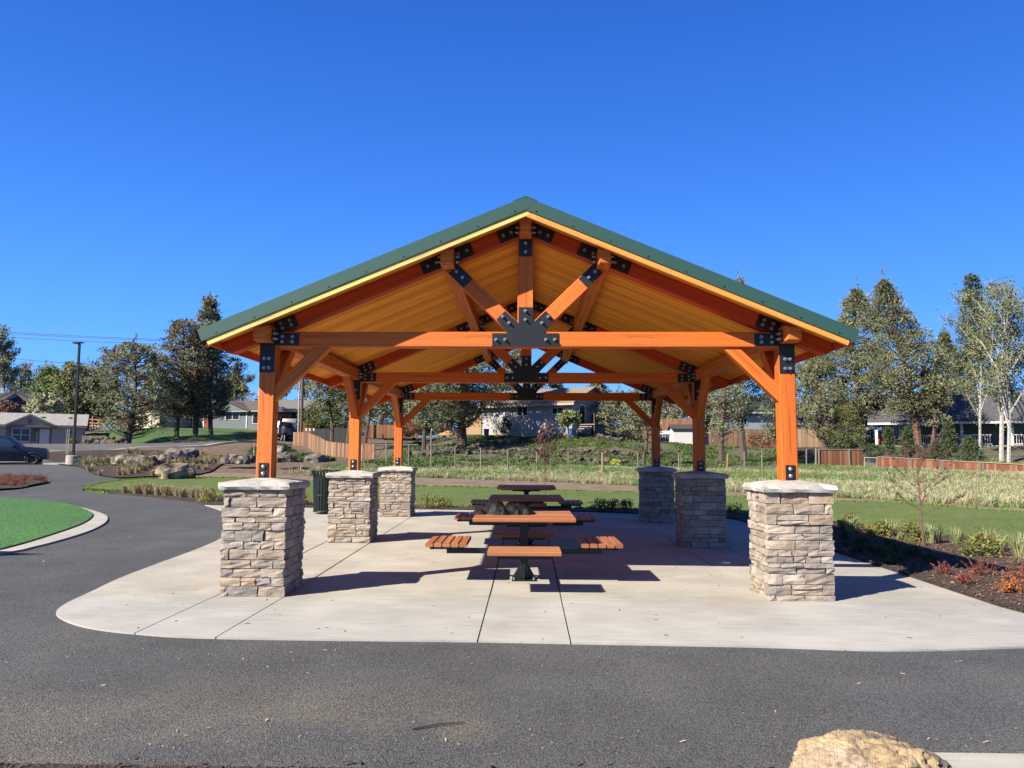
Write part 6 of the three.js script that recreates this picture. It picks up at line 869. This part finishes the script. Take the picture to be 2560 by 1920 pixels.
// ---------------------------------------------------------------- rocks in the landscape
{
  const lt = [.40, .34, .26], dk = [.045, .04, .038];
  const L = [[296, 1152, 45, .55, .42, 'pale topped boulder at the left end of the row'], [312, 1153, 45, .6, .5, 'dark squared boulder second in the row'], [330, 1153, 45, .62, .5, 'dark boulder third in the row'], [349, 1154, 45, .66, .55, 'grey boulder fourth in the row'], [370, 1156, 45, .62, .5, 'tall dark boulder fifth in the row'], [392, 1149, 46, .6, .42, 'dark flat boulder sixth in the row'], [412, 1148, 46, .6, .4, 'low dark boulder seventh in the row'], [440, 1141, 48, .8, .62, 'big round boulder near the right end of the row'], [467, 1136, 49, .85, .55, 'dark long boulder at the right end of the row']];
  L.forEach(([u, v, d, rx, ry, l], i) => rock(at(u, v + 1, d), rx * .92, ry * .8, rx * .8, 3 + i * 2.7, l + ' on the bare earth', lt, dk));
  rock(at(437, 1184, 34.5), .82, .44, .6, 41, 'large lone boulder, tan on its left and black on its right', [.48, .38, .27], [.035, .032, .032]);
  const S = [[569, 1154, 44, .42, .36, 'dark grey boulder at the left of the small heap'], [585, 1153, 44, .36, .34, 'tan boulder beside the dark grey one'], [604, 1155, 44, .55, .36, 'tan boulder in the middle of the small heap'], [622, 1153, 44, .45, .34, 'dark boulder left of the front post'], [694, 1150, 44, .42, .38, 'dark boulder just right of the front post'], [700, 1131, 44.5, .38, .34, 'pale boulder on top of the heap right of the post'], [709, 1147, 44, .5, .42, 'tan boulder leaning on the heap right of the post'], [722, 1150, 44, .45, .34, 'black boulder at the right end of the heap']];
  S.forEach(([u, v, d, rx, ry, l], i) => rock(at(u, v - 2, d), rx, ry, rx * .8, 71 + i * 3.1, l, i % 3 === 0 ? [.2, .18, .17] : [.5, .40, .29], [.085, .075, .07]));
  rock(at(790, 1152, 52), .95, .45, .7, 97, 'grey flat boulder in the grass below the curved fence', [.30, .26, .22], [.2, .17, .15]);
  // dry-stone terrace rows under the grey house
  const r = rng(55), protos = [0, 1, 2, 3, 4].map(i => rockGeo(1, .8, .8, 200 + i * 5, [.24, .185, .14], [.09, .072, .06], 1, .4));
  const row = (label, pts, n, s0, s1, rows = 1) => { const a0 = at(...pts[0]), t = thing('rock_terrace', label, 'rock wall', V(a0.x, H(a0.x, a0.z), a0.z).toArray(), 0, 'low rows of rough rocks on the slope'); for (let i = 0; i < n; i++) { const f = r() * (pts.length - 1), k = Math.min(pts.length - 2, Math.floor(f)), p = at(...pts[k]).lerp(at(...pts[k + 1]), f - k); p.x += r.g() * .35; p.z += r.g() * .55; const s = r.r(s0, s1), m = part('rock', protos[r.i(5)], M.rock, t); m.position.set(p.x - t.position.x, H(p.x, p.z) + s * .25 + (r() < .3 ? s * .8 * (rows - 1) : 0) - t.position.y, p.z - t.position.z); m.scale.set(s * r.r(.8, 1.5), s, s); m.rotation.set(r.r(-.4, .4), r() * 6.3, r.r(-.4, .4)); } };
  row('upper row of rough rocks on the slope below the grey house', [[1170, 1134, 60], [1300, 1131, 62], [1420, 1131, 62], [1500, 1135, 61], [1640, 1133, 62]], 170, .10, .24, 2);
  row('lower row of rough rocks ending at the yellow bush', [[1310, 1156, 55], [1400, 1156, 55], [1480, 1158, 55], [1570, 1152, 56]], 110, .10, .25, 2);
  row('rubble of rocks round the juniper trunks at left', [[1030, 1140, 61], [1065, 1146, 59], [1110, 1142, 60], [1150, 1130, 63]], 110, .12, .32, 2);
  row('rubble bank of rocks beneath the grey house patio', [[1170, 1112, 67], [1230, 1103, 69], [1300, 1104, 69], [1340, 1110, 68], [1400, 1098, 71], [1470, 1106, 69], [1560, 1118, 66]], 260, .09, .24, 2);
  row('stony bank beside the beige house', [[212, 1100, 77], [240, 1098, 77], [262, 1106, 76], [285, 1112, 75], [312, 1116, 74]], 90, .14, .42, 2);
  row('stones scattered on the shaded grass at right', [[1580, 1142, 58], [1640, 1150, 57], [1700, 1152, 57]], 20, .1, .2);
}
// ---------------------------------------------------------------- street things
{ // lamp post on a concrete drum
  const b = spot(182, 1160, 48); b.y = at(182, 1160, 48).y; const t = thing('lamp_post', 'tall black lamp post on a round concrete base', 'lamp post', b.toArray());
  part('concrete_base', merge([new THREE.CylinderGeometry(.41, .41, .54, 28).translate(0, .24, 0), new THREE.CylinderGeometry(.38, .41, .03, 28).translate(0, .525, 0)]), M.kerb, t);
  part('base_plate', bxy(-.16, .54, -.16, .16, .57, .16), M.black, t); part('pole', bxy(-.065, .57, -.065, .065, 7.75, .065, .012), M.black, t);
  part('lamp_head', merge([bxx(-.36, 7.70, -.17, .22, 7.76, .17), bxx(-.36, 7.66, -.15, -.05, 7.70, .15)]), M.black, t);
}
{ // staked sapling, posts, poles, wires
  const b = at(169, 1131, 56), t = thing('staked_sapling', 'young bare tree tied between two wooden stakes by the lamp post', 'sapling', b.toArray()), st = plain([.42, .36, .28]);
  for (const x of [-.25, .12]) part('stake', rod(V(x, -.2, x), V(x, 1.7, x), .035, 6), st, t); part('trunk', merge([rod(V(0, -.1, 0), V(.05, 2.1, 0), .02, 5, .01), ...[...Array(9)].map((_, i) => rod(V(.02 + i * .003, .9 + i * .14, 0), V(.3 * Math.cos(i * 2.4), 1.6 + i * .15, .3 * Math.sin(i * 2.4)), .008, 4, .004))]), plain([.3, .25, .22]), t);
  const sp = spot(635, 1135, 47); solo('sign_post', rod(V(0, -.2, 0), V(0, 1.3, 0), .03, 8), plain([.5, .5, .49], .5, .5), 'short grey metal post beside the left front post', 'post').position.copy(sp);
  const up = spot(753, 1080, 77), pole = thing('utility_pole', 'brown wooden utility pole behind the left knee brace', 'utility pole', up.toArray()); part('shaft', rod(V(0, -.3, 0), V(0, 9.6, 0), .16, 9, .12), plain([.13, .085, .06]), pole); part('crossarm', bxx(-1.2, 9.0, -.06, 1.2, 9.13, .06), plain([.15, .1, .07]), pole);
  const mp = spot(745.5, 1080, 76); solo('metal_pole', rod(V(0, -.3, 0), V(0, 8, 0), .09, 9, .07), plain([.48, .49, .50], .5, .4), 'thin pale metal pole beside the wooden utility pole', 'pole').position.copy(mp);
  const wires = [[-40, 826, 400, 848, 'uppermost overhead wire'], [-40, 829.5, 400, 851.5, 'second overhead wire, just under the uppermost'], [-40, 839, 400, 860.5, 'third overhead wire over the lamp head'], [40, 897, 230, 910, 'lowest overhead wire crossing the lamp post']];
  for (const [u0, v0, u1, v1, l] of wires) { const A = at(u0, v0, 82), B = at(u1, v1, 84), C = A.clone().lerp(B, .5).add(V(0, -.18, 0)); const c = new THREE.QuadraticBezierCurve3(A, C, B); solo('overhead_wire', new THREE.TubeGeometry(c, 12, .028, 5), plain([.10, .12, .17], .8), l + ' at upper left', 'wire'); }
}
// ---------------------------------------------------------------- vehicles
const carGlass = mat({ color: [.10, .15, .17], roughness: .08, metalness: .75 });
function vehicle(name, label, category, pos, turn, paintC, o) { // local +x is the front
  const t = thing(name, label, category, pos.toArray(), turn), body = new THREE.MeshPhysicalMaterial({ color: new THREE.Color(...paintC).multiplyScalar(BASE), roughness: .45, metalness: .1, clearcoat: .35, clearcoatRoughness: .15 }), blk = plain([.02, .02, .022], .7), W = o.w ?? 1.9;
  const ex = (pts, w, bev = .05) => { const s = new THREE.Shape(); pts.forEach((p, i) => i ? s.lineTo(...p) : s.moveTo(...p)); const g = new THREE.ExtrudeGeometry(s, { depth: w - 2 * bev, bevelEnabled: true, bevelThickness: bev, bevelSize: bev * .6, bevelSegments: 3 }); g.translate(0, 0, -w / 2 + bev); return toCreasedNormals(g.toNonIndexed ? g : g, .6); };
  const low = o.low, cab = o.cab;
  const sh = new THREE.Shape(); low.forEach((p, i) => i ? sh.lineTo(...p) : sh.moveTo(...p));
  for (const wx of o.wheels) { const h = new THREE.Path(); h.absarc(wx, .36, .43, 0, Math.PI * 2); }
  // lower body with wheel arches cut into its outline
  const g = ex(low, W, .07); part('body', g, body, t);
  part('cabin', ex(cab, W - .22, .09), body, t);
  const inset = (pts, k) => { const cx = pts.reduce((a, p) => a + p[0], 0) / pts.length, cy = pts.reduce((a, p) => a + p[1], 0) / pts.length; return pts.map(([x, y]) => [cx + (x - cx) * k, cy + (y - cy) * k]); };
  for (const pn of o.windows) for (const s of [-1, 1]) { const gg = plateGeo(pn, -.006, .006); gg.translate(0, 0, s * (W - .22) / 2 + s * .004); part('side_window', gg, carGlass, t); }
  if (o.shield) part('windscreen', prism(rect(W - .42, .02), V(o.shield[0], o.shield[1], 0), V(o.shield[2], o.shield[3], 0), V(o.shield[1] - o.shield[3], o.shield[2] - o.shield[0], 0).normalize().negate()), M.glass, t);
  if (o.rear) part('rear_window', prism(rect(W - .45, .02), V(o.rear[0], o.rear[1], 0), V(o.rear[2], o.rear[3], 0), V(1, 0, 0)), M.glass, t);
  for (const wx of o.wheels) for (const s of [-1, 1]) { part('wheel_arch', new THREE.TorusGeometry(.41, .045, 6, 20, Math.PI).translate(wx, .38, s * (W / 2 - .0)), blk, t); part('arch_liner', new THREE.CylinderGeometry(.40, .40, .14, 20).rotateX(Math.PI / 2).translate(wx, .40, s * (W / 2 - .068)), blk, t); const w = sub('wheel', t); part('tyre', new THREE.TorusGeometry(.27, .1, 10, 24).translate(wx, .36, s * (W / 2 - .06)), blk, w); part('rim', new THREE.CylinderGeometry(.2, .2, .12, 16).rotateX(Math.PI / 2).translate(wx, .36, s * (W / 2 - .06)), plain([.18, .18, .19], .4, .6), w); }
  for (const s of [-1, 1]) { const fx = o.front; part('headlight', bxx(fx - .16, o.lightY - .08, s * (W / 2 - .34) - .16, fx + .012, o.lightY + .08, s * (W / 2 - .34) + .16, .03), plain([.55, .57, .58], .2), t); part('tail_light', bxx(o.back - .012, o.lightY, s * (W / 2 - .2) - .1, o.back + .1, o.lightY + .3, s * (W / 2 - .2) + .1), plain([.28, .015, .015], .3), t); part('mirror', bxx(o.mirror[0] - .08, o.mirror[1], s * (W / 2 + .1) - .1, o.mirror[0] + .08, o.mirror[1] + .16, s * (W / 2 + .1) + .1, .03), body, t); }
  part('bumper', bxx(o.front - .06, .38, -W / 2 + .1, o.front + .05, .60, W / 2 - .1, .03), blk, t); part('sill', bxx(o.wheels[1] + .5, .26, -W / 2 + .04, o.wheels[0] - .5, .40, W / 2 - .04), blk, t);
  return t;
}
{
  const p = at(115, 1162, 49), gy = at(80, 1163, 49).y, dir = .48;
  const low = [[2.6, .42], [2.64, .62], [2.60, .92], [2.45, 1.06], [1.35, 1.16], [.9, 1.18], [-2.6, 1.18], [-2.68, .5], [-2.5, .40], [-2.05, .40], [-1.95, .66], [-1.72, .82], [-1.42, .82], [-1.2, .66], [-1.1, .36], [1.42, .36], [1.52, .66], [1.75, .82], [2.05, .82], [2.28, .66], [2.38, .42]];
  const cab = [[1.3, 1.16], [.62, 1.74], [.3, 1.82], [-1.0, 1.82], [-1.22, 1.74], [-1.35, 1.16]];
  vehicle('pickup_truck', 'dark blue pickup truck parked at the left edge', 'pickup truck', V(p.x - 2.66 * Math.cos(dir) - .9 * Math.sin(dir), gy, p.z + 2.66 * Math.sin(dir) - .9 * Math.cos(dir)), dir, [.006, .014, .045], { low, cab, w: 1.98, wheels: [1.9, -1.57], windows: [[[1.02, 1.20], [.5, 1.68], [.05, 1.72], [.05, 1.20]], [[-.03, 1.20], [-.03, 1.72], [-.95, 1.72], [-1.15, 1.20]]], shield: [1.22, 1.22, .66, 1.7], front: 2.6, back: -2.66, lightY: .86, mirror: [.85, 1.16] });
  const suv = { low: [[2.3, .45], [2.35, .95], [1.2, 1.08], [-2.3, 1.08], [-2.35, .5], [-1.95, .4], [-1.85, .66], [-1.4, .82], [-1.0, .4], [1.0, .4], [1.15, .7], [1.5, .82], [1.9, .66], [2.0, .42]], cab: [[1.15, 1.06], [.5, 1.72], [-2.0, 1.78], [-2.28, 1.06]], wheels: [1.5, -1.4], windows: [[[.9, 1.12], [.42, 1.62], [-.2, 1.66], [-.2, 1.12]], [[-.28, 1.12], [-.28, 1.66], [-1.1, 1.66], [-1.1, 1.12]], [[-1.2, 1.12], [-1.2, 1.66], [-1.85, 1.66], [-2.0, 1.12]]], shield: [1.12, 1.12, .52, 1.68], rear: [-2.3, 1.14, -2.06, 1.7], front: 2.3, back: -2.34, lightY: .8, mirror: [.8, 1.06] };
  const q = at(697, 1092, 82), q2 = at(727, 1086, 84); vehicle('parked_car', 'pale blue grey car on the driveway beside the left front post', 'car', V(q.x, q.y - .15, q.z - 2), 1.25, [.22, .26, .32], suv); vehicle('parked_car', 'black car on the driveway right of the pale one', 'car', V(q2.x, q2.y - .1, q2.z - 2), 1.5, [.012, .014, .018], suv);
}
// ---------------------------------------------------------------- person walking up the drive (seen from behind)
{
  const b = at(708, 1103, 80), S = 1.66, J = { hip: [0, .92, 0], chest: [0, 1.3, .02], neck: [0, 1.46, .01], head: [0, 1.58, .03], lS: [-.19, 1.39, 0], lE: [-.25, 1.13, -.04], lH: [-.24, .9, .06], rS: [.19, 1.39, 0], rE: [.25, 1.14, .05], rH: [.23, .94, .18], lHip: [-.1, .9, 0], lK: [-.11, .5, .10], lA: [-.11, .09, .02], lT: [-.12, .04, .15], rHip: [.1, .9, 0], rK: [.1, .5, -.02], rA: [.1, .12, -.24], rT: [.1, .05, -.12] };
  const bones = [['hip', 'chest', .145, .16], ['chest', 'neck', .15, .06], ['neck', 'head', .055, .07], ['head', 'head', .105, .105], ['lS', 'lE', .055, .045], ['lE', 'lH', .042, .032], ['rS', 'rE', .055, .045], ['rE', 'rH', .042, .032], ['chest', 'lS', .1, .06], ['chest', 'rS', .1, .06], ['lHip', 'lK', .095, .062], ['lK', 'lA', .06, .04], ['lA', 'lT', .045, .035], ['rHip', 'rK', .095, .062], ['rK', 'rA', .06, .04], ['rA', 'rT', .045, .035], ['lHip', 'rHip', .12, .12]];
  const N = 64, mc = new MarchingCubes(N, M.cloth, false, false, 60000); mc.isolation = 0; const half = .9, cy = .86;
  for (let k = 0; k < N; k++) for (let j = 0; j < N; j++) for (let i = 0; i < N; i++) { const x = (i / N * 2 - 1) * half, y = (j / N * 2 - 1) * half + cy, z = (k / N * 2 - 1) * half; let s = 0; for (const [a, c, ra, rb] of bones) { const A = J[a], B = J[c], dx = B[0] - A[0], dy = B[1] - A[1], dz = B[2] - A[2], L = dx * dx + dy * dy + dz * dz || 1e-9, t = clamp(((x - A[0]) * dx + (y - A[1]) * dy + (z - A[2]) * dz) / L); const d = Math.hypot(x - A[0] - dx * t, y - A[1] - dy * t, z - A[2] - dz * t) - lerp(ra, rb, t); s += Math.exp(-d * 42); } mc.field[i + j * N + k * N * N] = Math.log(s) / 42; }
  mc.update(); const n = mc.count ?? mc.geometry.drawRange.count, pa = Array.from(mc.positionArray.slice(0, n * 3)), na = Array.from(mc.normalArray.slice(0, n * 3)); for (let i = 0; i < n; i++) { pa[i * 3] *= half; pa[i * 3 + 1] = pa[i * 3 + 1] * half + cy; pa[i * 3 + 2] *= half; }
  const g = new THREE.BufferGeometry(); g.setAttribute('position', new THREE.Float32BufferAttribute(pa, 3)); g.setAttribute('normal', new THREE.Float32BufferAttribute(na, 3)); paint(g, (x, y) => y > 1.44 ? [.30, .19, .13] : y < .07 ? [.4, .4, .4] : y < .62 ? [.42, .27, .2] : y < .95 ? [.03, .03, .035] : [.05, .052, .06]);
  const t = thing('person', 'person in dark top and shorts walking up the driveway, seen from behind', 'person', b.toArray(), Math.PI - .3); part('body', g, M.leaf, t); part('hair', new THREE.SphereGeometry(.112, 12, 10, 0, 6.3, 0, 1.75).translate(0, 1.6, .02), plain([.03, .02, .015]), t);
}
// ---------------------------------------------------------------- garden things by the grey house
{
  const bin = (u, v, d, l) => { const t = thing('blue_bin', l, 'bin', at(u, v, d).toArray()), m = plain([.03, .10, .32], .5); part('tub', new THREE.CylinderGeometry(.27, .22, .62, 16).translate(0, .31, 0), m, t); part('rim', new THREE.TorusGeometry(.275, .025, 6, 18).rotateX(Math.PI / 2).translate(0, .62, 0), m, t); };
  bin(1216, 1089, 73, 'blue bin at the left of the patio'); bin(1428, 1089, 67.5, 'blue bin below the deck stairs');
  const um = thing('patio_umbrella', 'teal patio umbrella open among the junipers', 'umbrella', spot(1079, 1085, 74).toArray()); part('canopy', new THREE.ConeGeometry(1.1, .55, 8).translate(0, 2.35, 0), plain([.02, .16, .20]), um); part('pole', rod(V(0, -.2, 0), V(0, 2.3, 0), .03, 6), M.white, um);
  const u2 = thing('patio_umbrella', 'folded dark blue umbrella standing on the patio', 'umbrella', at(1242, 1083, 73).toArray()); part('pole', rod(V(0, 0, 0), V(0, 1.9, 0), .03, 6), plain([.3, .3, .32]), u2); part('canopy', new THREE.ConeGeometry(.32, .3, 8).translate(0, 1.75, 0), plain([.03, .04, .12]), u2);
  const tp = thing('canopy_tarp', 'orange cloth canopy on poles among the junipers', 'canopy', spot(1120, 1102, 70).toArray()); part('cloth', soup([-1.0, 1.05, .5, 1.0, 1.05, .5, 0, 1.5, 0, 1.0, 1.05, .5, 1.0, 1.05, -.5, 0, 1.5, 0, 1.0, 1.05, -.5, -1.0, 1.05, -.5, 0, 1.5, 0, -1.0, 1.05, -.5, -1.0, 1.05, .5, 0, 1.5, 0]), mat({ color: [.62, .30, .08], side: THREE.DoubleSide }), tp); for (const [a, c] of [[-.95, .45], [.95, .45], [-.95, -.45], [.95, -.45]]) part('pole', rod(V(a, -.3, c), V(a, 1.08, c), .03, 5), plain([.1, .08, .07]), tp);
  const bn = thing('garden_bench', 'rough plank bench under the leaning juniper', 'bench', at(1093, 1124, 64).toArray()), wd = plain([.25, .19, .14]); part('seat', bxx(-1, .42, -.2, 1, .48, .2), wd, bn); part('stretcher', bxx(-.95, .2, -.04, .95, .27, .04), wd, bn); for (const x of [-.8, .8]) part('leg', bxy(x - .08, -.2, -.15, x + .08, .42, .15), wd, bn);
  for (const [u, l] of [[767.5, 'white pot left on the wall behind the curved fence'], [776, 'white pot in the middle behind the curved fence'], [786, 'white pot right on the wall behind the curved fence']]) solo('white_pot', new THREE.CylinderGeometry(.14, .11, .24, 12), M.white, l, 'pot').position.copy(at(u, 1074, 71));
}
// ---------------------------------------------------------------- shade sail outside the left edge; its shadow reaches the path
{
  const tip = V(-7.35, .0, -2.85), h = 3.2, k = V(SUN.x / SUN.y, 1, SUN.z / SUN.y), up = (x, z, hh) => V(x, 0, z).addScaledVector(k, hh);
  const a = up(-7.3, -2.85, h), b = up(-12.5, -3.6, h + .4), c = up(-12.0, -1.2, h - .3);
  const t = thing('shade_sail', 'triangular shade sail on posts outside the left edge of the view', 'shade sail', [b.x, 0, b.z]); const o = t.position;
  part('sail', soup([a, b, c].flatMap(p => p.clone().sub(o).toArray())), mat({ color: [.05, .1, .25], side: THREE.DoubleSide }), t);
  for (const p of [b, c]) part('post', rod(V(p.x, -.1, p.z).sub(o), p.clone().sub(o), .06, 8), M.steel, t);
}
renderer.render(scene, camera);
